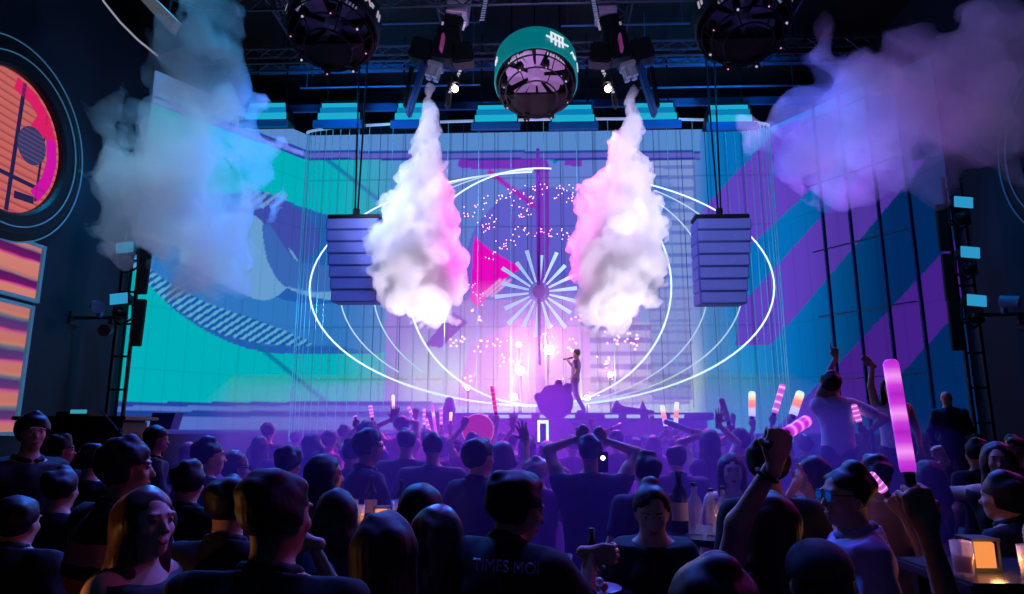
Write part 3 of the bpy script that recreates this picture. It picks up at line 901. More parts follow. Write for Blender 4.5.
# ------------------------------------------------------------------ moving light towers beside the video wall
def light_tower(x, y, ys, sgn, label):
    base = Vector((x, y, 0)); r = empty('light_tower', base, label, 'light tower', 'light towers at the ends of the video wall')
    pxc = 125 if sgn < 0 else 950; zt = at(pxc, min(ys) - 30, y).z
    b = MB()
    for dx in (-.25, .15): b.box((dx * sgn * -1, 0, (zt) / 2), (.07, .07, zt))
    for z in np.arange(.4, zt, .8): b.box((-.05 * sgn * -1, 0, z), (.4, .05, .05))
    b.build('frame', M_blk, r)
    for k, py in enumerate(ys):
        z = at(pxc, py, y).z
        hd = MB(); hd.box((0, -.25, z), (.4, .34, .26), Matrix.Rotation(.2 * sgn, 3, 'Y'), bev=.05); hd.build('lamp_head', M_blk2, r)
        MB().box((0, -.43, z), (.42, .03, .26), Matrix.Rotation(.1 * sgn, 3, 'Y')).build('lit_window', emis('window_cyan', (50, 170, 225), .75), r)
        yk = MB().tube([(-.22, -.2, z - .1), (-.24, -.2, z - .45), (0, -.2, z - .6), (.24, -.2, z - .45), (.22, -.2, z - .1)], .03, 6)
        yk.ball((0, -.3, z - .35), .17, 7); yk.build('moving_head', M_blk, r)
        pn = MB().box((-.42 * sgn, -.2, z - .55), (.24, .12, 1.15), Matrix.Rotation(.02, 3, 'Y'), bev=.02); pn.build('side_panel', M_blk2, r)
    return r


light_tower(-10.05, 16.2, (252, 302), -1, 'black light tower with two cyan lamp windows at the left end of the video wall')
light_tower(10.1, 16.2, (208, 257, 304), 1, 'black light tower with three cyan lamp windows at the right end of the video wall')
# brackets with small spotlights on the left and right walls
def wall_spot(p, sgn, label):
    r = empty('wall_spotlight', p, label, 'spotlight', 'small spotlights on side brackets')
    MB().box((0, 0, 0), (1.3, .07, .07)).box((-.65 * sgn, 0, 0), (.06, .3, .3)).build('bracket', M_blk, r)
    MB().cyl((-.1, -.1, .28), (.15, -.35, .2), .13, .15, n=14).box((0, -.05, .1), (.1, .1, .2)).build('lamp_head', mat('head_blue', (60, 110, 150), .4), r)
    MB().cyl((.3, -.1, -.28), (.35, -.35, -.35), .12, .14, n=14).box((.3, -.05, -.1), (.1, .1, .2)).build('lamp_head', M_blk, r)


wall_spot(Vector((-10.33, 15.6, at(80, 318, 15.6).z)), 1, 'small pale spotlight pair on a bracket between the striped screens and the left tower')
wall_spot(Vector((10.33, 15.3, at(80, 318, 15.6).z - .1)), -1, 'small dark spotlight pair on a bracket at the right wall')

# ------------------------------------------------------------------ screens and portholes on the side walls
def stripes_mat(name, kind):
    m = bpy.data.materials.new(name); m.use_nodes = True; nt = m.node_tree; nt.nodes.clear()
    tc = nt.nodes.new('ShaderNodeTexCoord'); sep = nt.nodes.new('ShaderNodeSeparateXYZ'); nt.links.new(tc.outputs['Object'], sep.inputs[0])
    n = nt.nodes.new('ShaderNodeTexNoise'); n.inputs['Scale'].default_value = 1.1; n.inputs['Detail'].default_value = 3
    mp = nt.nodes.new('ShaderNodeMapping'); mp.inputs['Scale'].default_value = (1, .8, 3.4)
    nt.links.new(tc.outputs['Object'], mp.inputs[0]); nt.links.new(mp.outputs[0], n.inputs['Vector'])
    mul = nt.nodes.new('ShaderNodeMath'); mul.operation = 'MULTIPLY_ADD'; mul.inputs[1].default_value = 1.0 / (.62 if kind != 'disc' else .17)
    nt.links.new(sep.outputs['Z'], mul.inputs[0]); 
    sc_ = nt.nodes.new('ShaderNodeMath'); sc_.operation = 'MULTIPLY'; sc_.inputs[1].default_value = .16 if kind != 'disc' else .1; nt.links.new(n.outputs['Fac'], sc_.inputs[0]); nt.links.new(sc_.outputs[0], mul.inputs[2])
    fr = nt.nodes.new('ShaderNodeMath'); fr.operation = 'FRACT'; nt.links.new(mul.outputs[0], fr.inputs[0])
    cr = nt.nodes.new('ShaderNodeValToRGB'); nt.links.new(fr.outputs[0], cr.inputs[0]); e = cr.color_ramp.elements
    if kind == 'disc': stops = [(0, (224, 110, 110)), (.6, (226, 120, 112)), (.75, (176, 78, 96)), (1, (222, 104, 104))]
    elif kind == 'top': stops = [(0, (232, 140, 130)), (.42, (236, 146, 132)), (.5, (222, 60, 160)), (.55, (122, 26, 110)), (.78, (100, 30, 110)), (.86, (180, 130, 140)), (1, (230, 140, 130))]
    else: stops = [(0, (222, 130, 122)), (.25, (218, 132, 130)), (.33, (226, 90, 160)), (.42, (110, 60, 130)), (.66, (90, 60, 130)), (.8, (120, 130, 150)), (.9, (228, 142, 118)), (1, (222, 130, 122))]
    while len(e) < len(stops): e.new(.5)
    for el, (p, c) in zip(e, stops): el.position = p; el.color = (*lin(c), 1)
    em = nt.nodes.new('ShaderNodeEmission'); em.inputs[1].default_value = .72; o = nt.nodes.new('ShaderNodeOutputMaterial')
    nt.links.new(cr.outputs[0], em.inputs[0]); nt.links.new(em.outputs[0], o.inputs[0])
    return m


M_rim_l = mat('porthole_line', (60, 110, 140), .3, emit=(90, 160, 205), estr=.22)
M_rim_r = mat('porthole_line_right', (50, 80, 120), .3, emit=(70, 120, 170), estr=.14)


def side_screen(yc, zc, w_, h_, kind, label):
    r = empty('side_screen', (-10.94, yc, zc), label, 'screen', 'framed striped screens on the left wall')
    MB().box((-.0, 0, 0), (.05, w_, h_)).build('picture', stripes_mat('screen_' + kind, kind), r)
    b = MB()
    for z in (-1, 1): b.box((.03, 0, z * (h_ / 2 + .04)), (.1, w_ + .16, .07))
    for y in (-1, 1): b.box((.03, y * (w_ / 2 + .04), 0), (.1, .07, h_ + .16))
    b.build('frame', M_rim_l, r)


side_screen(11.85, 5.2, 4.7, 1.12, 'top', 'peach and purple striped screen hung below the left porthole')
side_screen(11.8, 3.1, 4.6, 2.6, 'low', 'tall striped screen on the left wall, nearest the floor')


def porthole(x, yc, zc, sgn, label, picture):
    r = empty('porthole_screen', (x, yc, zc), label, 'round screen', 'round screens in the side walls')
    rot = Matrix.Rotation(PI / 2 * sgn, 3, 'Y')
    MB().lathe([(1.5, 0), (1.5, .12), (1.56, .18), (1.95, .2), (2.1, .12), (2.12, 0)], 72, rot=rot).build('bezel', M_blk, r)
    for rr, z in ((1.8, .22), (2.12, .16)):
        MB().tube([rot @ Vector((rr * math.cos(2 * PI * i / 96), rr * math.sin(2 * PI * i / 96), z)) for i in range(96)], .016, 5, closed=True).build('rim_line', M_rim_l if sgn > 0 else M_rim_r, r)
    if picture:
        MB().lathe([(.001, .02), (1.5, .02)], 72, rot=rot).build('picture', stripes_mat('disc_picture', 'disc'), r)
        b = MB()
        def bar(y0, z0, y1, z1, w_, m_, off=.03):
            a = Vector((off, y0, z0)); c = Vector((off, y1, z1)); d = (c - a).normalized(); s = Vector((0, -d.z, d.y)) * w_ / 2
            b.add([a - s, a + s, c + s, c - s] + [v + Vector((.01, 0, 0)) for v in (a - s, a + s, c + s, c - s)], [(0, 1, 2, 3), (7, 6, 5, 4), (0, 4, 5, 1), (1, 5, 6, 2), (2, 6, 7, 3), (3, 7, 4, 0)], m_)
        n_ = emis('print_navy', (44, 36, 84), .8); pk = emis('print_pink', (236, 36, 110), .8); mg = emis('print_magenta', (214, 20, 170), .9)
        bar(.2, 1.4, .2, -1.45, .1, n_); bar(-1.2, -.7, 1.2, -.7, .09, n_); bar(.95, 1.0, .95, -1.0, .06, n_)
        for k in range(16):  # pink blot and magenta rim light
            t = k / 16 * 2 * PI
            if math.cos(t) > .62 or (math.cos(t) > .3 and math.sin(t) > 0): bar(1.28 * math.cos(t), 1.28 * math.sin(t), 1.28 * math.cos(t + .42), 1.28 * math.sin(t + .42), .3, mg if math.sin(t) < .35 else pk)
        bar(.6, .75, .98, .55, .35, pk, .035); bar(.35, -1.05, .9, -1.0, .16, n_)
        b.build('print', None, r)
        MB().lathe([(.001, .05), (.42, .05)], 40, rot=rot, c=(0, .62, .15)).build('inner_disc', emis('disc_slate', (52, 66, 110), .8), r)
        b = MB()
        for k in range(7): b.box((.06, .62, .15 - .3 + k * .1), (.01, 2 * math.sqrt(max(0, .16 - (-.3 + k * .1) ** 2)), .03))
        b.build('inner_stripe', emis('disc_violet', (110, 70, 130), .8), r)
    else:
        MB().lathe([(.001, .02), (1.5, .02)], 72, rot=rot).build('picture', mat('dark_glass', (8, 16, 36), .15), r)


porthole(-10.98, 12.9, 7.75, 1, 'porthole screen with a coral striped picture in the left wall', True)
porthole(10.98, 13.35, 7.75, -1, 'dark porthole ring at the right edge of the picture', False)
# curved soffit at the top left
sf = MB(); 
for k, rr in enumerate((0, .35)):
    pass
a0, a1, a2 = at(98, -12, 12), at(118, 15, 12), at(152, 48, 12)
sf = empty('ceiling_soffit', a1, 'curved dark ceiling soffit with a thin white line at the top left', 'soffit')
pts = [at(90, -24, 12), at(104, 2, 12), at(120, 22, 12), at(138, 40, 12), at(158, 56, 12)]
MB().tube([p - a1 for p in pts], .02, 6).build('light_line', mat('line_white', (200, 205, 220), .4, emit=(170, 175, 190), estr=.6), sf)
o = Vector((.55, .1, .25))
b = MB(); n = len(pts)
vs = [p - a1 for p in pts] + [p - a1 + Vector((.75, 0, .35)) for p in pts] + [p - a1 + Vector((.75, .5, .35)) for p in pts] + [p - a1 + Vector((0, .5, 0)) for p in pts]
fs = []
for i in range(n - 1):
    for k in range(4): fs.append((k * n + i, k * n + i + 1, ((k + 1) % 4) * n + i + 1, ((k + 1) % 4) * n + i))
fs += [(0, n, 2 * n, 3 * n), (n - 1, 2 * n - 1, 3 * n - 1, 4 * n - 1)]
b.add(vs, fs); b.build('fascia', mat('fascia_dark', (20, 34, 46), .6), sf)
pl = MB(); vs = [at(132, -10, 11.8) - a1, at(148, -8, 11.8) - a1, at(176, 20, 11.8) - a1, at(170, 32, 11.8) - a1]
pl.add(vs + [v + Vector((0, .2, .05)) for v in vs], [(0, 1, 2, 3), (7, 6, 5, 4), (0, 4, 5, 1), (1, 5, 6, 2), (2, 6, 7, 3), (3, 7, 4, 0)])
pl.build('pale_panel', mat('soffit_pale', (120, 128, 138), .6, emit=(96, 104, 116), estr=.5), sf)
MB().cyl(Vector((.3, .2, .3)), (.3, .2, HZ - a1.z), .04).cyl(Vector((.9, .2, -.2)), (.9, .2, HZ - a1.z), .04).build('hanger', M_blk, sf)

# ------------------------------------------------------------------ smoke jets and haze
def vol_mat(name, color, dens, nscale=1.5, lo=.35, hi=.6, rough=.6, aniso=0, stretch=(1, 1, .7), ramp=None, homog=False):
    m = bpy.data.materials.new(name); m.use_nodes = True; nt = m.node_tree; nt.nodes.clear()
    o = nt.nodes.new('ShaderNodeOutputMaterial'); v = nt.nodes.new('ShaderNodeVolumeScatter')
    v.inputs['Color'].default_value = (*color, 1); v.inputs['Anisotropy'].default_value = aniso; v.inputs['Density'].default_value = dens
    nt.links.new(v.outputs[0], o.inputs['Volume'])
    if homog: return m
    tc = nt.nodes.new('ShaderNodeTexCoord'); mp = nt.nodes.new('ShaderNodeMapping'); mp.inputs['Scale'].default_value = stretch
    n = nt.nodes.new('ShaderNodeTexNoise'); n.inputs['Scale'].default_value = nscale; n.inputs['Detail'].default_value = 4; n.inputs['Roughness'].default_value = rough
    nt.links.new(tc.outputs['Object'], mp.inputs[0]); nt.links.new(mp.outputs[0], n.inputs['Vector'])
    mr = nt.nodes.new('ShaderNodeMapRange'); mr.inputs['From Min'].default_value = lo; mr.inputs['From Max'].default_value = hi
    mr.inputs['To Min'].default_value = 0; mr.inputs['To Max'].default_value = dens
    nt.links.new(n.outputs['Fac'], mr.inputs[0]); nt.links.new(mr.outputs[0], v.inputs['Density'])
    return m


def fnoise(seed, s, amp, oct=3):
    rg = np.random.RandomState(seed); W = []
    for o in range(oct):
        f = s * 1.9 ** o
        for _ in range(5):
            d = rg.normal(size=3); d /= np.linalg.norm(d); W.append((d * f * rg.uniform(.7, 1.3), rg.uniform(0, 6.28), amp / 1.75 ** o / 2.2))
    def f_(X, Y, Z):
        r = 0
        for d, ph, a in W: r = r + a * np.sin(d[0] * X + d[1] * Y + d[2] * Z + ph + 1.3 * np.sin(.7 * d[1] * X - .7 * d[0] * Z + .6 * d[2] * Y))
        return r
    return f_


def plume(name, pts, label, m, seed, h=.09, puffs=90, Y0=None, amp=.18, core=None, sx=1.0, inner=None, flat=1.0, small=1.0):
    """pts: (px, py, radius px, depth)"""
    s = SDF(); rg = random.Random(seed)
    base = at(pts[0][0], pts[0][1], pts[0][3])
    C_ = [(at(x, y, d) - base, r / FPX * d) for x, y, r, d in pts]
    for (a, ra), (b_, rb) in zip(C_[:-1], C_[1:]): s.cap(a, b_, ra * .8, rb * .8, k=.15)
    for i in range(puffs):
        t = rg.random() ** .8 * (len(C_) - 1); k = min(int(t), len(C_) - 2); f = t - k
        c = C_[k][0].lerp(C_[k + 1][0], f); r = C_[k][1] * (1 - f) + C_[k + 1][1] * f
        d = Vector((rg.gauss(0, 1), rg.gauss(0, 1) * flat, rg.gauss(0, 1))).normalized()
        rr = r * rg.uniform(.14, .4) * small
        s.ell(c + Vector((d.x * sx, d.y, d.z)) * (r * .82), (rr, rr, rr * rg.uniform(.8, 1.1)), k=.03 + r * .04)
    n0 = fnoise(seed, 4.5 / small, amp, 4)
    V, Q = s.mesh(h, disp=n0, pad=amp)
    lab = np.arange(len(V))
    for _ in range(400):   # keep the one connected body of smoke
        m4 = lab[Q].min(1); new = lab.copy()
        for c4 in range(4): np.minimum.at(new, Q[:, c4], m4)
        new = new[new]
        if (new == lab).all(): break
        lab = new
    big = np.bincount(lab).argmax(); Q = Q[lab[Q[:, 0]] == big]; keep = np.unique(Q); mp_ = np.zeros(len(V), int); mp_[keep] = np.arange(len(keep)); V = V[keep]; Q = mp_[Q]
    o = np_mesh(name, V, Q, m); o.location = base
    tag(o, label, 'smoke', 'smoke jets from the ceiling', 'stuff')
    return o


M_jet = vol_mat('jet_smoke', (.99, .985, 1), 6.5, 3.2, .36, .56, rough=.7, stretch=(1, 1, .6))
jl = [(430, 82, 2, 15), (430, 105, 7, 15), (429, 130, 13, 15), (427, 155, 19, 15), (424, 190, 32, 15), (419, 225, 46, 15), (416, 250, 55, 15), (421, 276, 50, 15), (434, 300, 30, 15), (438, 310, 18, 15)]
plume('smoke_jet', jl, 'bright white smoke jet blasting down left of centre stage', M_jet, 3, .05, 420, amp=.09, small=.6)
jr = [(633, 86, 2, 15), (632, 108, 8, 15), (629, 135, 16, 15), (626, 160, 25, 15), (622, 190, 38, 15), (619, 225, 49, 15), (618, 255, 54, 15), (614, 283, 47, 15), (607, 305, 30, 15), (603, 318, 16, 15)]
plume('smoke_jet', jr, 'bright white smoke jet blasting down right of centre stage', M_jet, 8, .05, 420, amp=.09, small=.6)
M_cl = vol_mat('cloud_smoke', (.55, .88, 1), 2.5, .5, .3, .66, stretch=(1, 1, .8))
plume('smoke_cloud', [(196, -30, 26, 11), (196, 30, 33, 11), (196, 90, 50, 11), (178, 150, 74, 11), (170, 200, 80, 11), (196, 245, 54, 11), (232, 285, 22, 11)], 'tall soft blue smoke cloud falling in front of the left of the video wall', M_cl, 12, .12, 90, amp=.25)
M_cl2 = vol_mat('cloud_smoke_right', (.66, .56, .86), 1.3, .45, .3, .66, stretch=(.7, 1, 1.1))
plume('smoke_cloud', [(812, 150, 46, 11), (850, 128, 72, 11), (900, 105, 84, 11), (950, 90, 80, 11), (1010, 75, 80, 11), (1080, 65, 60, 11)], 'wide purple smoke cloud drifting across the top right', M_cl2, 6, .12, 90, amp=.25)
fg = MB().box((0, 0, 0), (9.5, 2.6, 3.6)).build('stage_fog', vol_mat('stage_fog', (.95, .85, 1), .1, homog=True)); fg.location = (.9, 20.0, 4.2)
tag(fg, 'low bright fog hanging over the stage around the blinders', 'fog', kind='stuff')

fp = [(-2.2, 4.0), (2.4, 4.0), (6.6, 18.2), (-8.2, 18.2)]
fg = MB(); fg.add([(x, y - 11, -.95) for x, y in fp] + [(x, y - 11, 2.3 if y > 10 else .75) for x, y in fp], [(0, 1, 2, 3), (7, 6, 5, 4), (0, 4, 5, 1), (1, 5, 6, 2), (2, 6, 7, 3), (3, 7, 4, 0)])
fg = fg.build('crowd_haze', vol_mat('crowd_haze', (.44, .2, 1), .085, homog=True)); fg.location = (0, 11, 1.05)
tag(fg, 'purple haze hanging over the far half of the crowd', 'haze', kind='stuff')

# ------------------------------------------------------------------ people
M_skin = mat('skin', (196, 148, 124), .55, noise=.06, nscale=12)
M_skin2 = mat('skin_pale', (222, 184, 164), .55, noise=.05, nscale=12)
M_hair = mat('black_hair', (16, 14, 18), .55, spec=.35, bump=.25, nscale=60)
M_hairb = mat('brown_hair', (70, 42, 34), .38, spec=.6, bump=.25, nscale=60)
M_hairg = mat('ash_blond_hair', (150, 140, 140), .45, spec=.5, bump=.25, nscale=60)
M_eye = mat('eye_white', (170, 160, 158), .3)
M_iris = mat('iris', (20, 14, 12), .15)
M_lip = mat('lips', (170, 84, 84), .45)
M_jeans = mat('dark_trousers', (26, 30, 44), .8, noise=.15)
M_shoe = mat('dark_shoes', (20, 20, 24), .5)


def rotz(a): return np.array(Matrix.Rotation(a, 3, 'Z'))


def hand_sdf(wr, d, n, pose, side, r=.0085, k=.006):
    """palm with four bent fingers and a thumb that leaves its side"""
    wr = Vector(wr); d = Vector(d).normalized(); n = Vector(n); n = (n - d * n.dot(d)).normalized(); s = d.cross(n) * side   # s: towards the thumb
    q = SDF()
    M = np.array([list(s), list(n), list(d)]).T
    q.cap(wr - d * .03, wr + d * .02, .026, .026, k=.02)
    q.ell(wr + d * .055, (.041, .017, .055), M, k=.02)
    L = {'open': [.074, .082, .078, .06]}.get(pose, [.074, .082, .078, .06])
    curls = {'open': (.12, .15, .1), 'relaxed': (.5, .5, .35), 'fist': (1.5, 1.6, 1.0), 'grip': (1.25, 1.35, .9), 'point': (1.5, 1.6, 1.0), 'cup': (.8, .7, .5)}[pose]
    for i in range(4):
        off = (1.5 - i) * .0205
        spread = (1.5 - i) * (.16 if pose == 'open' else .03)
        cu = curls if not (pose == 'point' and i == 0) else (.1, .1, .05)
        p = wr + d * (.1 - abs(1.2 - i) * .006) + s * off
        a = 0; base = (d * math.cos(spread) + s * math.sin(spread)).normalized()
        q.cap(wr + d * .05 + s * off * .9, p, .012, r * 1.1, k=k * 1.5)
        for j, fl in enumerate((.45, .32, .25)):
            a += cu[j]
            dd = base * math.cos(a) + n * math.sin(a)
            p2 = p + dd * L[i] * fl
            q.cap(p, p2, r * (1.08 - .09 * j), r * (1.0 - .1 * j), k=k if a < .9 else k * .5); p = p2
    ta = {'open': (.95, .8), 'relaxed': (.7, .45), 'fist': (.5, -.6), 'grip': (.6, -.5), 'point': (.5, -.6), 'cup': (.8, .3)}[pose]
    p = wr + d * .03 + s * .032; nn = n * (.0 if pose == 'open' else .55)
    q.cap(wr + d * .01 + s * .015, p, .016, .0125, k=.012)
    d1 = (d * math.cos(ta[0]) + s * math.sin(ta[0]) + nn).normalized(); p2 = p + d1 * .034
    q.cap(p, p2, .012, .0105, k=k); d2 = (d * math.cos(ta[1]) + s * math.sin(ta[1]) + nn * 1.5).normalized()
    q.cap(p2, p2 + d2 * .03, .0105, .0085, k=k)
    return q, wr + d * .075 + n * .024


def elbow_of(sh, wr, la, lb, hint):
    sh = Vector(sh); wr = Vector(wr); d = wr - sh; L = d.length
    if L > (la + lb) * .985: wr = sh + d * ((la + lb) * .985 / L); d = wr - sh; L = d.length
    d.normalize(); a = (la * la - lb * lb + L * L) / (2 * L); h_ = math.sqrt(max(0, la * la - a * a))
    hint = Vector(hint); hh = (hint - d * hint.dot(d))
    if hh.length < 1e-3: hh = Vector((0, 0, -1)) - d * -d.z
    return sh + d * a + hh.normalized() * h_, wr


HOLD = {}


def person(cx, top, Y, label, yaw=0, hyaw=None, hpitch=0, lean=0, side=0, hair='short', hm=None, sm=None, tm=None, cloth='tee', L='down', Rr='down', skin=None, build=1.0, floor=0, face=None,
           glasses=False, hd=1.0, key=None, tag_shirt=None, cap_m=None, clip_z=None, belly=False, stride=0, reach=1.0):
    rnd = random.Random(int(cx * 13 + top * 7))
    hm = hm or M_hair; sm = sm or CL['black']; tm = tm or M_jeans; skin = skin or M_skin
    P = at(cx, top, Y); S0 = P.z - floor
    le = R(lean); S = S0 / (.52 + .48 * math.cos(le))
    k = max(.86, min(1.08, S / 1.72))
    h = .0115 if Y < 3.2 else .0145 if Y < 5 else .018 if Y < 8 else .022
    ya = R(yaw); Rz = rotz(ya); hy = R(yaw if hyaw is None else hyaw)
    Rh = np.array(Matrix.Rotation(hy, 3, 'Z') @ Matrix.Rotation(R(-hpitch) if True else 0, 3, 'X') @ Matrix.Rotation(R(side), 3, 'Y'))
    hip_z = .52 * S
    def up(x, y, z):
        """a point of the upper body leaning forward from the hip"""
        zz = z - hip_z; v = np.array([x, y * math.cos(le) + zz * math.sin(le), hip_z + zz * math.cos(le) - y * math.sin(le)]); return Rz @ v
    Rl = Rz @ np.array(Matrix.Rotation(-le, 3, 'X'))
    sh_ = Rz @ np.array([0, (S - hip_z) * math.sin(le) , 0])
    base = Vector((P.x - sh_[0], P.y - sh_[1], floor))
    fem = hair in ('long', 'bob', 'bun', 'tail')
    wS = (.165 if fem else .185) * build * k
    hc = up(0, .02, S - .118 * hd); nb = up(0, -.01, S - .285 * k)
    HM = lambda x, y, z: hc + Rh @ (np.array([x, y, z]) * hd)
    # --- body
    torso = SDF(); arms = SDF(); legs = SDF(); head = SDF()
    shz = S - .34 * k; 
    SHL = up(-wS, -.01, shz); SHR = up(wS, -.01, shz)
    torso.cap(up(-wS * .8, -.01, shz - .012), up(wS * .8, -.01, shz - .012), .058 * k, .058 * k, k=.05)
    for sx in (-1, 1): torso.cap(nb + np.array([0, 0, -.01]), up(sx * wS * .8, -.015, shz - .005), .042 * k, .05 * k, k=.05)
    torso.cap(nb, up(0, -.01, shz - .02), .05, .085 * k, k=.05)
    torso.ell(up(0, -.005, shz - .12 * k), (wS * .92 * build, .112 * k * build, .19 * k), Rl, k=.06)
    if fem and Y < 9:
        for sx in (-1, 1): torso.ell(up(sx * .065, .085, shz - .13 * k), (.055, .045, .055), Rl, k=.04)
    torso.ell(up(0, .0, hip_z + .15 * k), (wS * .78 * build, .1 * k * build, .17 * k), Rl, k=.07)
    torso.ell(Rz @ np.array([0, -.01, hip_z + .02]), (wS * .86, .115 * k, .12 * k), Rz, k=.06)
    foot = []
    for sx in (-1, 1):
        ox = .02 * rnd.uniform(0, 1)
        hp = Rz @ np.array([sx * .085 * k, -.005, hip_z - .02]); f0 = stride * sx; kn = Rz @ np.array([sx * (.1 + ox), .035 * rnd.uniform(0, 1.3) + f0 * .9 + abs(f0) * .5, .285 * S]); an = Rz @ np.array([sx * (.11 + ox * 1.5), -.03 + f0 * 1.3, .085]); to = Rz @ np.array([sx * (.13 + ox * 2), .13 + f0 * 1.3, .035])
        legs.cap(hp, kn, .082 * k, .055 * k, k=.04); legs.cap(kn, an, .054 * k, .038 * k, k=.03); foot.append((an, to))
    la = .285 * k * reach; lb = .255 * k * reach; hands = []; sticks = {}
    for sx, arm, SHp in ((-1, L, SHL), (1, Rr, SHR)):
        pose = 'relaxed'; d = None; hint = None; n = None
        if isinstance(arm, (tuple, list)):
            kind = arm[0]
            if kind == 'px':      # ('px', x, y, dY, pose, direction, elbow hint)
                wr = np.array(at(arm[1], arm[2], Y + arm[3]) - base); pose = arm[4] if len(arm) > 4 else 'relaxed'
                d = arm[5] if len(arm) > 5 and arm[5] else None; hint = Vector(arm[6]) if len(arm) > 6 else Vector(Rz @ np.array([sx * .6, -.2, -.6]))
        elif arm == 'down': wr = Rz @ np.array([sx * (wS + .07), .06, hip_z - .0]); hint = Vector(Rz @ np.array([sx * .5, -1, 0])); d = Vector(Rz @ np.array([0, .15, -1]))
        elif arm == 'fwd': wr = up(sx * .14, .3, shz - .34 * k); hint = Vector(Rz @ np.array([sx * .9, -.3, -1])); pose = 'cup'; d = Vector(Rz @ np.array([-sx * .3, 1, .2]))
        elif arm == 'fold': wr = up(-sx * .04, .2, shz - .3 * k); hint = Vector(Rz @ np.array([sx * .9, -.2, -1])); d = Vector(Rz @ np.array([-sx, .1, .1]))
        elif arm == 'up': wr = up(sx * .2, .12, S + .2); hint = Vector(Rz @ np.array([sx, .2, 0])); pose = 'open'; d = Vector((0, 0, 1))
        elif arm == 'back': wr = Rz @ np.array([sx * .1, -.16, hip_z + .05]); hint = Vector(Rz @ np.array([sx, -.6, 0])); d = Vector(Rz @ np.array([-sx, 0, -.3]))
        el, wr = elbow_of(SHp, wr, la, lb, hint)
        if d is None: d = (wr - el).normalized()
        f = Vector(Rz @ np.array([0, 1, 0]));
        n = f if abs(Vector(d).normalized().dot(f)) < .8 else Vector(Rz @ np.array([-sx, 0, 0]))
        arms.cap(SHp, el, .052 * k * build, .04 * k, k=.04); arms.cap(el, wr, .04 * k, .0265 * k, k=.025)
        if fem is False: arms.ell(Vector(SHp).lerp(el, .45), (.05 * k,) * 3, k=.03)
        fat = 1 + max(0, Y - 7) * .06
        q, grip = hand_sdf(wr, d, n, pose, -sx if n == f else sx, r=.0085 * min(fat, 1.35))
        hh = .005 if Y < 4 else .0065 if Y < 7 else .009
        if Y > 13: hh = .012
        hands.append(q.mesh(hh)); HOLD[(key, 'L' if sx < 0 else 'R')] = (base + Vector(grip), Vector(d), Vector(wr) + base, Vector(el) + base)
    # head
    head.ell(HM(0, -.012, .028), np.array([.074, .094, .086]) * hd, Rh, k=.03)
    head.ell(HM(0, .018, -.035), np.array([.06, .068, .078]) * hd, Rh, k=.03)
    head.ell(HM(0, .052, -.088), np.array([.03, .028, .022]) * hd, Rh, k=.025)
    for sx in (-1, 1):
        head.ell(HM(sx * .074, -.008, -.01), np.array([.011, .02, .03]) * hd, Rh, k=.008)
        head.ell(HM(sx * .04, .062, -.022), np.array([.022, .016, .018]) * hd, Rh, k=.02)
        head.ell(HM(sx * .031, .08, .03), np.array([.026, .012, .008]) * hd, Rh, k=.015)
    head.cap(HM(0, .085, .01), HM(0, .103, -.028), .008 * hd, .013 * hd, k=.012)
    head.ell(HM(0, .08, -.062), np.array([.024, .013, .011]) * hd, Rh, k=.012)
    if Y < 8:
        for sx in (-1, 1): head.ell(HM(sx * .031, .091, .012), np.array([.017, .013, .01]) * hd, Rh, k=.008, sub=True)
    head.cap(HM(0, -.025, -.06), nb, .05 * hd, .056 * k, k=.04)
    body = SDF(); body.p = torso.p + legs.p + arms.p + head.p
    for an, to in foot: body.cap(an + np.array([0, 0, -.03]), to, .04, .03, k=.03)
    root = empty('person', base, label, 'person', 'concert crowd')
    fine = h if Y > 3.2 else .0105
    solid('body', [body.mesh(fine)] + hands, skin, root)
    # --- clothes
    infl = .016 if cloth in ('tee', 'tank', 'crop') else .026
    wr_ = fnoise(int(cx), 22, .004 if cloth in ('tee', 'tank', 'crop') else .008, 2)
    up_n = Vector(Rl @ np.array([0, 0, 1])); 
    def below(pt, nrm):   # keep what lies under a plane
        pt = np.array(pt); nrm = np.array(nrm)
        return lambda X, Y_, Z: (X - pt[0]) * nrm[0] + (Y_ - pt[1]) * nrm[1] + (Z - pt[2]) * nrm[2]
    sh = torso.inflate(infl)
    for sx, SHp, a in ((-1, SHL, 0), (1, SHR, 1)):
        c0, c1 = arms.p[[0, 2][a] if fem else [0, 3][a]], arms.p[[1, 3][a] if fem else [1, 4][a]]
        if cloth == 'tee':
            e = c0[1] + (c0[2] - c0[1]) * .62; sh.cap(c0[1], e, c0[3] + .02, .04 * k + .026, k=.035)
        elif cloth in ('jacket', 'long', 'hood', 'shirt'):
            sh.cap(c0[1], c0[2], c0[3] + infl, c0[4] + infl, k=.035); e = c1[1] + (c1[2] - c1[1]) * (.93 if cloth != 'shirt' else .5); sh.cap(c1[1], e, c1[3] + infl * .9, c1[4] + infl * .7, k=.03)
    hem = hip_z - .06 if cloth not in ('crop', 'tank') else hip_z + (.14 if cloth == 'crop' or belly else .02)
    cuts = [below(Rz @ np.array([0, 0, hem]), (0, 0, -1)), below(up(0, -.01, S - .268 * k), Rl @ np.array([0, .35, 1]) / 1.06)]
    if cloth in ('tank', 'crop') and fem: cuts[1] = below(up(0, .0, shz + .045), Rl @ np.array([0, .5, 1]) / 1.12)
    m_ = solid('shirt' if cloth in ('tee', 'shirt', 'long') else {'jacket': 'jacket', 'hood': 'hoodie', 'tank': 'tank_top', 'crop': 'crop_top'}[cloth], [sh.mesh(h, cuts=cuts, disp=wr_)], sm, root)
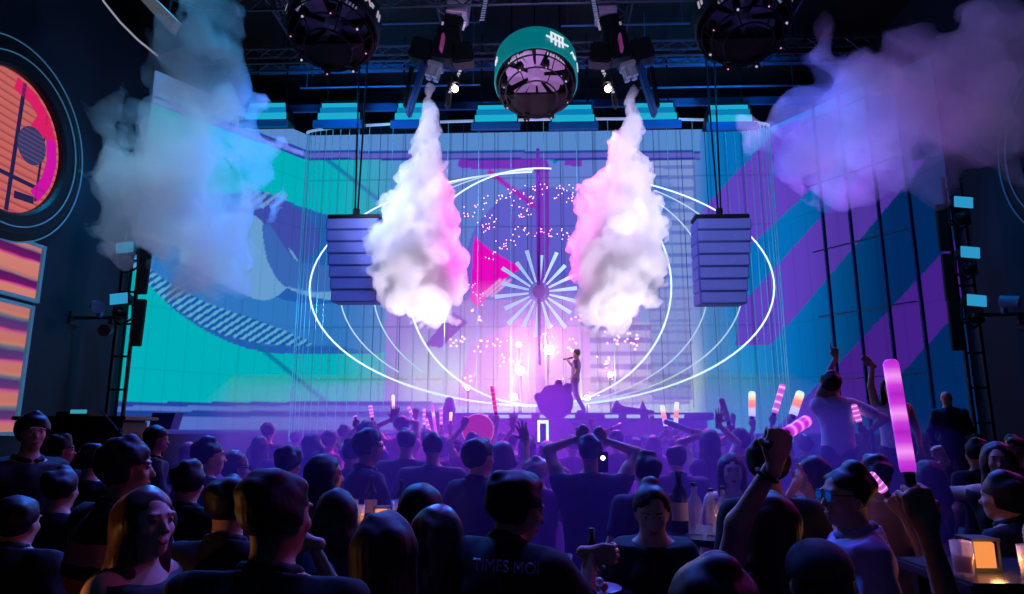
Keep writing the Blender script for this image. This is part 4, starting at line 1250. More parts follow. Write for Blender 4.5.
    if cloth in ('jacket', 'shirt', 'hood') and Y < 9:
        cr = SDF(); N = 10
        for i in range(N):
            t0 = 2 * PI * i / N; t1 = 2 * PI * (i + 1) / N; rr = .072 * k; zz = S - .262 * k
            if cloth != 'hood' and abs(((t0 + t1) / 2 % (2 * PI)) - PI / 2) < .4: continue
            cr.cap(up(rr * math.cos(t0), rr * math.sin(t0) - .005, zz - .02 * math.sin(t0)), up(rr * math.cos(t1), rr * math.sin(t1) - .005, zz - .02 * math.sin(t1)), .018 if cloth != 'hood' else .032, .018 if cloth != 'hood' else .032, k=.02)
        solid('collar' if cloth != 'hood' else 'hood', [cr.mesh(.009)], sm, m_)
    tr = legs.inflate(.014); tr.p += torso.inflate(.01).p[-1:]
    solid('trousers', [tr.mesh(max(h, .016), cuts=[below((0, 0, hip_z + .06), (0, 0, 1)), below((0, 0, .07), (0, 0, -1))])], tm, root)
    for an, to in foot:
        s_ = SDF(); s_.cap(an + np.array([0, 0, -.035]), to, .052, .042, k=.03); s_.cap(an + np.array([0, 0, -.01]), an + np.array([0, 0, .03]), .05, .047, k=.03)
        solid('shoe', [s_.mesh(.018, cuts=[lambda X, Y_, Z: .0 - Z + X * 0 + Y_ * 0])], M_shoe, root)
    # --- hair
    Ri = Rh.T / hd
    def hl(X, Y_, Z):
        a, b_, c = X - hc[0], Y_ - hc[1], Z - hc[2]
        return (Ri[0][0] * a + Ri[0][1] * b_ + Ri[0][2] * c, Ri[1][0] * a + Ri[1][1] * b_ + Ri[1][2] * c, Ri[2][0] * a + Ri[2][1] * b_ + Ri[2][2] * c)
    vol = {'short': .014, 'fluffy': .03, 'long': .02, 'bob': .022, 'bun': .012, 'tail': .012, 'buzz': .005, 'big': .06}.get(hair, .014)
    if hair not in ('bald', 'cap', 'beanie'):
        g = SDF()
        g.ell(HM(0, -.022 - vol * .3, .034), np.array([.077 + vol, .089 + vol * .8, .08 + vol]) * hd, Rh, k=.03)
        if hair in ('fluffy', 'short', 'big'):
            for i in range(9 if hair != 'big' else 22):
                t = rnd.uniform(0, 2 * PI); e = rnd.uniform(.1, 1.3)
                rr = .09 + vol * .6
                g.ell(HM(rr * math.cos(t) * math.cos(e) * .7, rr * math.sin(t) * math.cos(e) * .8 - .028, .035 + rr * math.sin(e) * .93), np.array([.034, .034, .026]) * hd * (1 if hair != 'big' else 1.25), Rh, k=.02)
        if hair in ('long', 'bob'):
            zl = -.34 if hair == 'long' else -.12
            g.cap(HM(0, -.05, .0), hc + Rl @ np.array([0, -.075, zl]) * hd, .085 * hd, (.1 if hair == 'long' else .085) * hd, k=.04)
            for sx in (-1, 1): g.cap(HM(sx * .06, -.01, .0), hc + Rl @ np.array([sx * .09, .0 if hair == 'long' else -.0, zl + .06]) * hd, .042 * hd, .04 * hd, k=.04)
        if hair == 'bun': g.ell(HM(0, -.1, .1), (.045, .045, .04), Rh, k=.015)
        if hair == 'tail': g.ell(HM(0, -.125, .06), (.03, .035, .03), Rh, k=.015); g.cap(HM(0, -.14, .05), HM(0, -.15, -.2), .03, .018, k=.02)
        ph = rnd.uniform(0, 6)
        zc = {'long': -1.5, 'bob': -.17}.get(hair, -.075)
        bang = .03 if hair in ('fluffy', 'bob', 'big') else .008 if hair == 'long' else .02
        def facecut(X, Y_, Z):
            x, y, z = hl(X, Y_, Z)
            front = np.minimum(y - (.012 if hair not in ('long', 'bob') else .02), (.068 - bang) - z - .25 * np.abs(x) )       # the face opening
            if hair in ('long', 'bob'): front = np.minimum(front, .064 - np.abs(x))
            return np.maximum(front, zc - z) * .8
        stz = fnoise(int(cx) + 3, 42, .0035, 2)
        def strands(X, Y_, Z):
            x, y, z = hl(X, Y_, Z); a = np.arctan2(y + .02, x)
            return .0014 * np.sin(a * 31 + z * 9 + ph) * np.clip(1.3 - z * 12, .2, 1) + stz(X, Y_, Z)
        hmn = .008 if Y < 3.2 else .011 if Y < 6 else .015 if Y < 12 else .02
        solid('hair', [g.mesh(hmn, cuts=[facecut], disp=strands)], hm, root)
    if hair in ('cap', 'beanie'):
        g = SDF(); g.ell(HM(0, -.012, .04), np.array([.09, .11, .085]) * hd, Rh, k=.02)
        hmn = .011 if Y < 6 else .016
        o = solid('cap' if hair == 'cap' else 'beanie', [g.mesh(hmn, cuts=[lambda X, Y_, Z: (.035 if hair == 'cap' else .02) - hl(X, Y_, Z)[2] ])], cap_m or CL['navy'], root)
        if hair == 'cap':
            q = SDF(); q.ell(HM(0, .12, .045), np.array([.07, .075, .008]) * hd, Rh, k=.01); solid('brim', [q.mesh(.009)], cap_m or CL['navy'], o)
        g = SDF(); g.ell(HM(0, -.03, .0), np.array([.084, .082, .07]) * hd, Rh, k=.02)
        solid('hair', [g.mesh(hmn, cuts=[lambda X, Y_, Z: hl(X, Y_, Z)[1] - .0, lambda X, Y_, Z: hl(X, Y_, Z)[2] - .05])], hm, root)
    # --- face
    a = (math.degrees(hy) + 360) % 360
    if Y < 8 and 55 < a < 305 or face:
        for sx in (-1, 1):
            e = MB().ball(HM(sx * .031, .0755, .011), .0128 * hd, 6).build('eye', M_eye, root, smooth=True)
            MB().ball(HM(sx * .031, .0835, .0105), .0062 * hd, 5).build('iris', M_iris, e, smooth=True)
            s_ = SDF(); s_.cap(HM(sx * .016, .09, .03), HM(sx * .046, .08, .031), .0035, .003, k=.003); solid('eyebrow', [s_.mesh(.003)], hm, root)
        s_ = SDF(); s_.cap(HM(-.018, .088, -.058), HM(.018, .088, -.058), .004, .004, k=.006); s_.cap(HM(-.012, .089, -.066), HM(.012, .089, -.066), .005, .005, k=.004)
        solid('lips', [s_.mesh(.0035)], M_lip, root)
    if glasses:
        g = MB()
        for sx in (-1, 1):
            g.tube([HM(sx * .034 + .024 * math.cos(t), .098, .01 + .018 * math.sin(t)) for t in [2 * PI * i / 14 for i in range(14)]], .0028, 5, closed=True)
            g.cyl(HM(sx * .058, .097, .014), HM(sx * .078, -.0, .01), .003, n=5)
        g.cyl(HM(-.01, .1, .014), HM(.01, .1, .014), .003, n=5)
        gl = g.build('glasses', M_blk2, root)
        if glasses == 'blue':
            q = MB()
            for sx in (-1, 1): q.cyl(HM(sx * .034, .0985, .01), HM(sx * .034, .1, .01), .024, n=14)
            q.build('lens', mat('lens_reflection', (40, 150, 220), .1, emit=(20, 120, 200), estr=.12), gl)  # blue reflection put into the lens as colour and glow
    return root


# cloth colours
CL = {n: mat('cloth_' + n, c, .8, noise=.12, nscale=9, bump=.05) for n, c in dict(
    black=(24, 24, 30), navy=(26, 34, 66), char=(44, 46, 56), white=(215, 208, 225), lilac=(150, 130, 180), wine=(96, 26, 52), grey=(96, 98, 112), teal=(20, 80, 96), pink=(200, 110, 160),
    denim=(52, 70, 110), tan=(170, 126, 96), purple=(84, 48, 120), red=(170, 30, 50), cream=(205, 190, 180)).items()}


def band_mat():
    m = bpy.data.materials.new('banded_cloth'); m.use_nodes = True; nt = m.node_tree; b = nt.nodes['Principled BSDF']; b.inputs['Roughness'].default_value = .8
    tc = nt.nodes.new('ShaderNodeTexCoord'); sep = nt.nodes.new('ShaderNodeSeparateXYZ'); nt.links.new(tc.outputs['Object'], sep.inputs[0])
    mu = nt.nodes.new('ShaderNodeMath'); mu.operation = 'MULTIPLY_ADD'; mu.inputs[1].default_value = 2.0; mu.inputs[2].default_value = -1.72; nt.links.new(sep.outputs['Z'], mu.inputs[0])
    cr = nt.nodes.new('ShaderNodeValToRGB'); cr.color_ramp.interpolation = 'CONSTANT'; nt.links.new(mu.outputs[0], cr.inputs[0]); e = cr.color_ramp.elements
    st = [(0, (230, 140, 60)), (.16, (20, 16, 22)), (.2, (190, 44, 44)), (.36, (18, 14, 20)), (.5, (214, 112, 72)), (.66, (16, 14, 20)), (.78, (140, 84, 120)), (.96, (20, 16, 24))]
    while len(e) < len(st): e.new(.5)
    for el, (p, c) in zip(e, st): el.position = p; el.color = (*lin(c), 1)
    nt.links.new(cr.outputs[0], b.inputs['Base Color'])
    return m


CL['band'] = band_mat()
P = person
# --- the performer on the stage
P(577, 350, 19.3, 'singer performing on the raised stage, standing side-on and holding a microphone to the mouth', yaw=80, hyaw=85, hair='short', sm=CL['lilac'], tm=CL['purple'], L='down', Rr=('px', 568, 361, -.1, 'fist', (-.3, 0, .6), (.2, -.3, -1)), floor=2.312, key='singer', hd=1.05, lean=-5, stride=.17)
# --- far rows, left to right
P(157, 428, 6.9, 'man with his lit face turned right, alone in front of the dark monitor box', yaw=-60, hyaw=-80, hair='fluffy', sm=CL['navy'], cloth='jacket', Rr='fwd', L='fwd')
P(190, 443, 9.2, 'small woman with a pale hair rim right of the man at the monitor box', hair='long', hyaw=-60, sm=CL['denim'], hm=M_hairg)
P(269, 424, 9.8, 'tall short-haired man silhouetted alone before the lilac foot of the video wall', hyaw=-15, sm=CL['navy'], cloth='jacket')
P(260, 437, 8.6, 'long-haired woman standing just in front of the tallest far left man', hair='long', sm=CL['navy'])
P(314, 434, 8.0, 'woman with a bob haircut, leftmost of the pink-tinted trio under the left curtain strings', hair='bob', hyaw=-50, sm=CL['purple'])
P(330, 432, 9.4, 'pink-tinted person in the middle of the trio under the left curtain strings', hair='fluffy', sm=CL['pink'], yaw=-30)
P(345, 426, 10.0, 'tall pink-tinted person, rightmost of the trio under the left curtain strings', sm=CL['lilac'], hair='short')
P(367, 423, 8.0, 'person behind the man in glasses, head just under the two crossed pink sticks', sm=CL['purple'], hair='fluffy', L=('px', 357, 428, .3, 'grip', (-.2, .1, 1)), Rr=('px', 368, 424, .5, 'grip', (.3, .1, 1)), key='cross')
P(402, 417, 9.3, 'person clapping both raised hands together under the upright white light stick', sm=CL['pink'], hair='fluffy', L=('px', 392, 419, .1, 'open', (.2, 0, 1), (-1, 0, -.3)), Rr=('px', 397, 419, .1, 'open', (-.1, 0, 1), (1, 0, -.3)), key='clap')
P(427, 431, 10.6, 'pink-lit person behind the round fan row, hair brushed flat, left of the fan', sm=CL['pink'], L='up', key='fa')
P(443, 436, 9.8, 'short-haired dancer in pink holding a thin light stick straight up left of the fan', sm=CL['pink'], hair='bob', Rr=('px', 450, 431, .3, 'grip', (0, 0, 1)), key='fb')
P(455, 438, 8.6, 'dark-haired spectator with a cap, immediately left of the round pink fan', sm=CL['wine'], hair='cap', L='down')
P(473, 433, 8.2, 'pink-lit spectator holding the round fan overhead', sm=CL['red'], hair='short', L=('px', 464, 426, .2, 'grip', (.3, 0, 1)), Rr='down', key='fan')
P(510, 433, 8.8, 'spectator whose thin arm lifts the red striped light stick', sm=CL['purple'], hair='short', L=('px', 497, 419, .3, 'grip', (-.1, 0, 1)), key='red')
P(527, 437, 8.5, 'spectator behind the big open hand, one slim hand in the air', sm=CL['purple'], hair='long', L=('px', 513, 428, .1, 'open', (0, 0, 1)))
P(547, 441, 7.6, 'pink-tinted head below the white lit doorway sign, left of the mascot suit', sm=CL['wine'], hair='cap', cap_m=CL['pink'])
P(572, 436, 9.0, 'spectator right in front of the mascot suit, purple top and tied hair', sm=CL['purple'], hair='bun')
P(600, 437, 9.6, 'spectator raising a dark fist below the singer, left of the lilac foam stick', sm=CL['navy'], L=('px', 593, 420, .2, 'fist', (-.1, 0, 1)), hair='short')
P(616, 431, 8.6, 'spectator in the middle of the stage front waving a lilac foam stick to the right', sm=CL['navy'], hair='short', L=('px', 603, 434, .3, 'grip', (.9, .1, .4)), key='lil')
P(636, 439, 10.2, 'smaller of the two far heads between the lilac foam stick and the white-orange sticks', sm=CL['purple'], hair='short')
P(653, 436, 9.6, 'long-haired far head directly left of the pair of white-orange light sticks', sm=CL['purple'], hair='long')
P(675, 437, 10.2, 'spectator lifting a pair of white-orange light sticks with both hands', sm=CL['pink'], hair='short', L=('px', 668, 436, .2, 'grip', (-.15, 0, 1), (-1, 0, -.4)), Rr=('px', 675, 436, .2, 'grip', (.15, 0, 1), (1, 0, -.4)), key='duo')
P(709, 430, 7.2, 'long-haired woman holding a long dark foam stick level to the left', sm=CL['purple'], hair='long', Rr=('px', 718, 424, .2, 'open', (.2, 0, 1)), L=('px', 704, 434, .15, 'grip', (-.9, .2, .15)), key='level', cloth='tank')
P(740, 431, 7.6, 'short-haired man gripping an upright lilac foam stick that leans left', sm=CL['denim'], hair='fluffy', L=('px', 733, 434, .2, 'grip', (-.3, 0, 1)), key='lean', cloth='tee')
P(762, 438, 9.4, 'spectator holding up the white-orange stick left of the slanting pink one', sm=CL['navy'], hair='short', L=('px', 754, 420, .2, 'grip', (-.05, 0, 1)), key='wo')
P(781, 436, 9.0, 'spectator holding the slanting thin pink stick right of the white-orange one', sm=CL['navy'], hair='bob', L=('px', 773, 414, .2, 'grip', (.3, 0, 1)), key='pk')
P(805, 437, 9.6, 'curly-haired spectator holding the short orange-tipped stick that leans right', sm=CL['grey'], hair='fluffy', hm=M_hairb, L=('px', 789, 411, .2, 'grip', (.5, 0, 1)), key='or')
P(975, 441, 6.6, 'spectator with black hair and coat in the dim rows right of the podium', sm=CL['black'], hair='short')
# on the podium at the right
P(832, 374, 7.4, 'man in a white T-shirt on the podium, one arm pointing straight up', yaw=-15, hyaw=-50, hair='fluffy', sm=CL['white'], tm=CL['navy'], belly=True, Rr=('px', 864, 436, -.15, 'grip', (-.15, 0, 1), (.5, -.3, -.5)), L=('px', 839, 349, .1, 'point', (-.05, 0, 1), (-.3, -.5, 0)), floor=.75, key='pt', reach=1.14)
P(889, 379, 7.9, 'woman in a white tank top on the podium, behind the biggest light stick', yaw=165, hair='long', sm=CL['white'], cloth='tank', tm=CL['navy'], Rr=('px', 872, 362, -.1, 'relaxed', (-.6, 0, .5), (-.6, 0, -.6)), L='down', floor=.75, hm=M_hair)
P(946, 391, 10.6, 'bald man in a dark suit standing on the podium left of the right light tower', yaw=-20, hyaw=-40, hair='bald', sm=CL['navy'], cloth='jacket', floor=.75, L='down', Rr='fwd')
# --- middle rows
P(34, 416, 4.7, 'man with tousled hair at the far left edge, half in front of the striped screen', yaw=-120, hyaw=-130, hair='fluffy', sm=CL['black'], cloth='jacket', Rr='down')
P(62, 437, 5.9, 'person with a round dark head between the left edge man and the speaker desk', hair='fluffy', hyaw=-60, sm=CL['navy'])
P(93, 446, 5.2, 'person with a flat dark crop standing left of the man with the red-rimmed hair', hair='short', sm=CL['black'])
P(209, 440, 4.7, 'man with short hair and a magenta-lit jaw looking right, centre of the left crowd', yaw=-25, hyaw=-55, hair='short', sm=CL['navy'], cloth='jacket')
P(236, 454, 5.6, 'person in glasses with wavy hair looking right, beside the magenta-jawed man', yaw=-40, hyaw=-75, hair='fluffy', hm=M_hairb, sm=CL['grey'], glasses=True)
P(189, 464, 4.1, 'man with a close dark crop seen from behind, directly below the magenta jaw man', hair='short', sm=CL['black'], cloth='jacket')
P(289, 448, 4.9, 'broad man with a flat-topped haircut and dark jacket above the biggest foreground head', hair='short', sm=CL['black'], cloth='jacket', build=1.12)
P(352, 441, 6.4, 'dark head peeking out behind the left shoulder of the man in glasses', hair='short', sm=CL['navy'])
P(325, 456, 4.3, 'woman with long straight black hair and a magenta-lit cheek turned right', yaw=-35, hyaw=-65, hair='long', sm=CL['navy'], cloth='long')
P(368, 432, 5.4, 'man wearing glasses with side-swept hair looking right over the bottle tray', yaw=-60, hyaw=-75, hair='fluffy', sm=CL['navy'], glasses=True, cloth='jacket', Rr='fwd', L='fwd')
P(407, 430, 6.6, 'man with a brushed-up crop and dark shirt, back to us above the bottle tray', hair='short', sm=CL['char'], key='crew', build=1.08)
P(433, 434, 6.0, 'round-headed man, back to us, right of the man with the brushed-up crop', hair='short', sm=CL['char'], build=1.15)
P(502, 443, 6.0, 'person with a round bowl haircut tight behind the man with the thick quiff', hair='bob', sm=CL['navy'])
P(479, 441, 4.9, 'man with a thick quiff and dark jacket facing right in the centre of the crowd', yaw=-30, hyaw=-60, hair='fluffy', sm=CL['navy'], cloth='jacket')
P(537, 458, 5.65, 'person with light-rimmed ash hair raising a big open hand beside the mascot', hair='short', hm=M_hairg, sm=CL['purple'], cloth='tank', L=('px', 528, 431, .2, 'open', (-.35, .1, 1), (.6, -.4, -.2)), key='bighand')
P(590, 437, 5.3, 'broad man with both elbows out and hands raised over his head, centre right', hair='short', sm=CL['navy'], build=1.15, L=('px', 579, 438, .12, 'grip', (.5, 0, .8), (-1, -.1, -.35)), Rr=('px', 604, 440, .12, 'grip', (-.5, 0, .8), (1, -.1, -.35)), key='elbows')
P(647, 454, 4.7, 'man with a plain round black head right of the elbows-out man', hair='short', sm=CL['navy'], cloth='tee')
P(676, 447, 6.4, 'man with a small neat head and broad dark back beside the crowded bottles', hair='short', sm=CL['navy'], cloth='jacket', build=1.1)
P(731, 455, 5.2, 'smiling woman with long dark hair facing us behind the lit bottles', yaw=170, hair='long', sm=CL['wine'], cloth='tank', skin=M_skin2)
P(766, 443, 3.6, 'person with thick black hair directly behind the raised bare forearm', hair='fluffy', sm=CL['black'])
P(812, 458, 4.7, 'woman with a dark bob looking left at the small orange candles', yaw=100, hyaw=95, hair='bob', sm=CL['teal'], cloth='long', Rr=('px', 795, 486, -.1, 'relaxed'))
P(874, 458, 4.3, 'person in a tan shirt holding a thin pink stick that slants down to the right', yaw=-20, hair='short', sm=CL['tan'], Rr=('px', 903, 514, -.25, 'grip', (-.6, 0, .9), (.6, .2, -1)), key='tan', cloth='tee')
P(996, 443, 4.9, 'long-haired woman at the right stretching a thin arm up to the left', yaw=150, hair='long', sm=CL['black'], Rr=('px', 944, 459, .3, 'fist', (-.5, 0, .8), (-.3, 0, -1)), cloth='tank')
P(1014, 437, 7.2, 'person at the right edge with a pale lit face under black hair', yaw=120, hair='short', sm=CL['black'])
# --- near rows
P(127, 443, 3.1, 'man with red-rimmed hair wearing a top with broad orange and red bands', yaw=-30, hyaw=-62, hair='fluffy', sm=CL['band'], cloth='jacket', build=1.2, L='fwd', Rr='fwd')
P(146, 490, 2.5, 'woman with pink-lit hair strands and shaded face, in front of the banded top', yaw=-100, hyaw=-115, hpitch=-6, hair='long', hm=M_hairb, sm=CL['char'], cloth='tank', skin=M_skin2)
P(231, 479, 2.9, 'person with a low dark head tight to the left of the biggest foreground head', hair='short', sm=CL['black'], cloth='jacket')
P(278, 475, 1.95, 'man with the biggest head in the foreground, dark collar and magenta-lit neck', yaw=-8, hyaw=-22, hair='short', sm=CL['black'], cloth='jacket', build=1.15)
P(336, 492, 3.3, 'guest reaching bare hands towards the table beside the biggest foreground head', yaw=50, hair='bob', sm=CL['navy'], L=('px', 312, 543, -.4, 'cup', (-1, 0, .15), (1, -.3, -1)), cloth='tee', hd=.95, key='reach')
P(421, 486, 3.2, 'woman with smooth dark hair behind the woman with the pink-rimmed hair', hair='bob', sm=CL['black'])
P(436, 508, 2.75, 'woman with long pink-rimmed brown hair and a bare shoulder in the foreground', yaw=10, side=8, hair='long', hm=M_hairb, sm=CL['black'], cloth='tank', skin=M_skin2)
P(385, 516, 2.25, 'woman with a large plain black head of long hair, lowest in the middle foreground', hair='long', sm=CL['black'])
P(521, 477, 2.75, 'man bowing right over the table, pale lettering across his black jacket', yaw=-32, hyaw=-70, lean=18, hpitch=14, hair='fluffy', sm=CL['black'], cloth='jacket', build=1.15, Rr=('px', 590, 553, .1, 'cup', (1, .2, -.1), (0, -.3, -1)), L='fwd', key='bow')
P(651, 487, 3.45, 'woman with tied-back hair facing us and looking down at the table', yaw=172, hpitch=16, hair='bun', sm=CL['black'], cloth='tee', Rr='fwd', L='fwd')
P(766, 494, 2.45, 'long-haired woman raising a bare forearm with a dark bracelet and a pink light stick', hair='long', sm=CL['black'], cloth='tank', L=('px', 775, 462, -.2, 'grip', (.3, .1, 1), (-1, -.1, -.6)), key='near', build=1.05)
P(848, 468, 3.0, 'man with blue-glinting glasses looking left in a lilac T-shirt', yaw=75, hyaw=100, hair='short', sm=CL['lilac'], glasses='blue', cloth='shirt', Rr='fwd', build=1.05)
P(818, 541, 2.1, 'person in a grey knitted beanie whose dark arm lifts the biggest light stick', hair='beanie', sm=CL['char'], cloth='tee', cap_m=CL['char'], Rr=('px', 927, 530, -.22, 'grip', (-.2, 0, 1), (.5, -.1, -1)), key='giant')
P(712, 566, 1.75, 'person at the very bottom with only the crown of dark hair and hooded shoulders showing', hair='fluffy', sm=CL['purple'], cloth='hood', build=1.1)

P(20, 500, 3.4, 'person in a black coat filling the bottom left corner', hair='short', sm=CL['black'], cloth='jacket', build=1.2)

# hazy rows packed against the stage front
_hr = ['short', 'fluffy', 'bob', 'short', 'long', 'short', 'cap']
for i, (x, Yf, up_) in enumerate(((296, 12.2, 0), (322, 13.4, 0), (388, 12.4, 0), (412, 13.2, 1), (425, 12.2, 0), (440, 14.0, 0), (463, 12.6, 1), (488, 13.6, 0), (503, 12.0, 1), (520, 14.2, 0), (536, 12.6, 0), (583, 13.2, 0), (610, 12.2, 0),
                                (628, 13.8, 0), (645, 12.4, 0), (664, 13.4, 1), (688, 12.2, 0), (722, 13.2, 0), (748, 12.0, 1), (770, 13.0, 0))):
    P(x, 433 + (i * 7) % 5, Yf, 'hazy dancing silhouette packed in the farthest rows against the stage', hair=_hr[i % 7], sm=[CL['purple'], CL['navy'], CL['pink']][i % 3], cloth='tee', L='up' if up_ else 'down')
# dim guests at the right and left edges
P(1003, 476, 3.9, 'guest with fluffy black hair low at the right edge behind the long table', hair='fluffy', yaw=40, sm=CL['black'], cloth='jacket')
P(926, 462, 5.0, 'guest with a dark bob between the tan shirt and the raised thin arm', hair='bob', yaw=60, sm=CL['navy'])
P(62, 470, 4.0, 'guest with a low round head between the left edge man and the banded top', hair='short', sm=CL['black'])
P(590, 470, 3.9, 'tall guest', sm=CL['navy']) if False else None

for i, (cx_, top_, x, y, l) in enumerate(((419, 436, 416, 430, 'leftmost of the four hazy dancers with thin pink sticks left of the fan'), (429, 438, 424, 434, 'second hazy dancer with a short pale pink stick left of the fan'), (446, 436, 441, 434, 'rightmost hazy dancer with an upright pink stick left of the fan'), (437, 445, 432, 446, 'lowest hazy dancer with a pink stick behind the two backs'))):
    P(cx_, top_, (11.0, 11.8, 11.3, 10.4)[i], l, hair=['short', 'bob', 'fluffy', 'short'][i], sm=CL['purple'], L=('px', x, y, .2, 'grip', (0, 0, 1)), key='hz%d' % i)

# ------------------------------------------------------------------ light sticks
def stick_mat(name, kind):
    m = bpy.data.materials.new(name); m.use_nodes = True; nt = m.node_tree; b = nt.nodes['Principled BSDF']; b.inputs['Roughness'].default_value = .35
    tc = nt.nodes.new('ShaderNodeTexCoord'); sep = nt.nodes.new('ShaderNodeSeparateXYZ'); nt.links.new(tc.outputs['Generated'], sep.inputs[0])
    cr = nt.nodes.new('ShaderNodeValToRGB'); e = cr.color_ramp.elements
    if kind in ('pink', 'thin', 'red'):
        mu = nt.nodes.new('ShaderNodeMath'); mu.operation = 'MULTIPLY'; mu.inputs[1].default_value = {'pink': 3, 'thin': 4, 'red': 6}[kind]
        fr = nt.nodes.new('ShaderNodeMath'); fr.operation = 'FRACT'; nt.links.new(sep.outputs[2], mu.inputs[0]); nt.links.new(mu.outputs[0], fr.inputs[0]); nt.links.new(fr.outputs[0], cr.inputs[0])
        st = {'pink': [(0, (176, 34, 196)), (.25, (204, 60, 218)), (.5, (246, 150, 244)), (.75, (204, 60, 218)), (1, (176, 34, 196))],
              'thin': [(0, (190, 70, 200)), (.35, (225, 110, 215)), (.5, (255, 225, 250)), (.65, (225, 110, 215)), (1, (190, 70, 200))],
              'red': [(0, (190, 20, 110)), (.4, (220, 30, 130)), (.5, (255, 150, 200)), (.6, (220, 30, 130)), (1, (190, 20, 110))]}[kind]
        s = {'pink': 1.0, 'thin': 1.0, 'red': .9}[kind]
    elif kind == 'orange':
        nt.links.new(sep.outputs[2], cr.inputs[0]); st = [(0, (190, 170, 255)), (.25, (200, 200, 255)), (.38, (255, 120, 90)), (.6, (255, 150, 110)), (.8, (240, 235, 210)), (1, (190, 235, 225))]; s = 1.15
    elif kind == 'white':
        nt.links.new(sep.outputs[2], cr.inputs[0]); st = [(0, (250, 170, 230)), (.4, (255, 225, 250)), (1, (255, 245, 250))]; s = 1.1
    else:
        nt.links.new(sep.outputs[2], cr.inputs[0]); st = [(0, (120, 84, 170)), (1, (130, 92, 180))]; s = .12  # unlit foam, brightened by a faint glow put into it
    while len(e) < len(st): e.new(.5)
    for el, (p, c) in zip(e, st): el.position = p; el.color = (*lin(c), 1)
    nt.links.new(cr.outputs[0], b.inputs['Base Color']); nt.links.new(cr.outputs[0], b.inputs['Emission Color']); b.inputs['Emission Strength'].default_value = s
    return m


SM = {k: stick_mat('stick_' + k, k) for k in ('pink', 'thin', 'red', 'orange', 'white', 'foam')}


def stick(a, b_, r, kind, label, handle=True):
    a = Vector(a); b_ = Vector(b_); d = b_ - a; L = d.length
    root = empty('light_stick', a, label, 'light stick', 'light sticks in the crowd')
    root.rotation_euler = d.to_track_quat('Z', 'Y').to_euler()
    h0 = .14 if handle else 0
    MB().lathe([(.001, h0), (r * .9, h0), (r, h0 + .01), (r, L - r * .6), (r * .7, L - r * .15), (.001, L)], 16).build('tube', SM[kind], root, smooth=True)
    if handle: MB().lathe([(.001, 0), (r * .6, 0), (r * .7, .02), (r * .7, h0), (r * .9, h0 + .01)], 12).build('handle', mat('stick_handle', (60, 40, 80), .5), root)
    return root


def held(key, side, x, y, dY, wpx, kind, label, handle=True):
    g, d, wr, el = HOLD[(key, side)]
    top = at(x, y, g.y + dY); u = (top - g).normalized()
    stick(g - u * .07, top, max(.008, wpx / FPX * g.y / 2), kind, label, handle)


held('near', 'L', 808, 420, .15, 12, 'pink', 'glowing pink light stick gripped by the near bare forearm with a dark bracelet')
held('giant', 'R', 890, 359, .05, 14.5, 'pink', 'biggest glowing magenta light stick, in front of the woman in the tank top')
held('tan', 'R', 869, 473, .0, 9, 'thin', 'glowing pink stick slanting down towards the hand of the person in the tan shirt')
held('pt', 'R', 853, 406, .1, 5, 'thin', 'thin pink stick hanging beside the white T-shirt on the podium') if False else None
held('pt', 'R', 853, 404, 0, 6, 'thin', 'thin pink stick held beside the man in the white T-shirt')
held('pk', 'L', 783, 384, 0, 6, 'thin', 'slanting thin pink stick between the two white-orange sticks near the pointing man')
held('wo', 'L', 752, 391, 0, 6.5, 'orange', 'upright white and orange stick left of the slanting pink one')
held('or', 'L', 801, 391, 0, 8, 'orange', 'short white and orange stick leaning right, nearest to the pointing man')
held('duo', 'L', 662, 405, 0, 4.5, 'orange', 'left one of the close pair of white-orange sticks beside the stage')
held('duo', 'R', 677, 402, 0, 4.5, 'orange', 'right one of the close pair of white-orange sticks beside the stage')
held('red', 'L', 492, 386, 0, 4, 'red', 'upright red striped stick standing alone against the bright stage')
held('cross', 'R', 370, 405, 0, 4, 'thin', 'thin pink stick leaning right, right one of the pair over the left crowd')
held('cross', 'L', 355, 416, 0, 3.5, 'thin', 'short thin pink stick leaning left, left one of the pair over the left crowd')
held('clap', 'L', 393, 395, .1, 3, 'white', 'thin white stick standing between two clapping hands')
held('fa', 'R', 432, 404, 0, 3, 'thin', 'thin pink stick rising just right of the clapping hands row')
held('fb', 'R', 451, 412, 0, 3, 'white', 'thin white stick held straight up left of the round fan')
held('lil', 'L', 623, 425, 0, 6, 'foam', 'unlit lilac foam stick pointing right below the covered mound on the stage')
held('level', 'L', 664, 421, -.1, 5.5, 'foam', 'long unlit foam stick held level between the stage and the hanging speaker')
held('lean', 'L', 721, 398, 0, 6, 'foam', 'unlit lilac foam stick standing up and leaning left below the right hanging speaker')
for i, (x1_, y1_, l) in enumerate(((408, 406, 'thin pink stick leaning left in the far crowd, first of four left of the fan'), (424, 408, 'short pale pink stick upright in the far crowd between two leaning ones'),
                          (441, 406, 'upright thin pink stick over the hazy far crowd left of the fan'), (426, 418, 'thin pink stick starting behind the two backs above the bottle tray'))):
    held('hz%d' % i, 'L', x1_, y1_, 0, 3, 'thin', l)

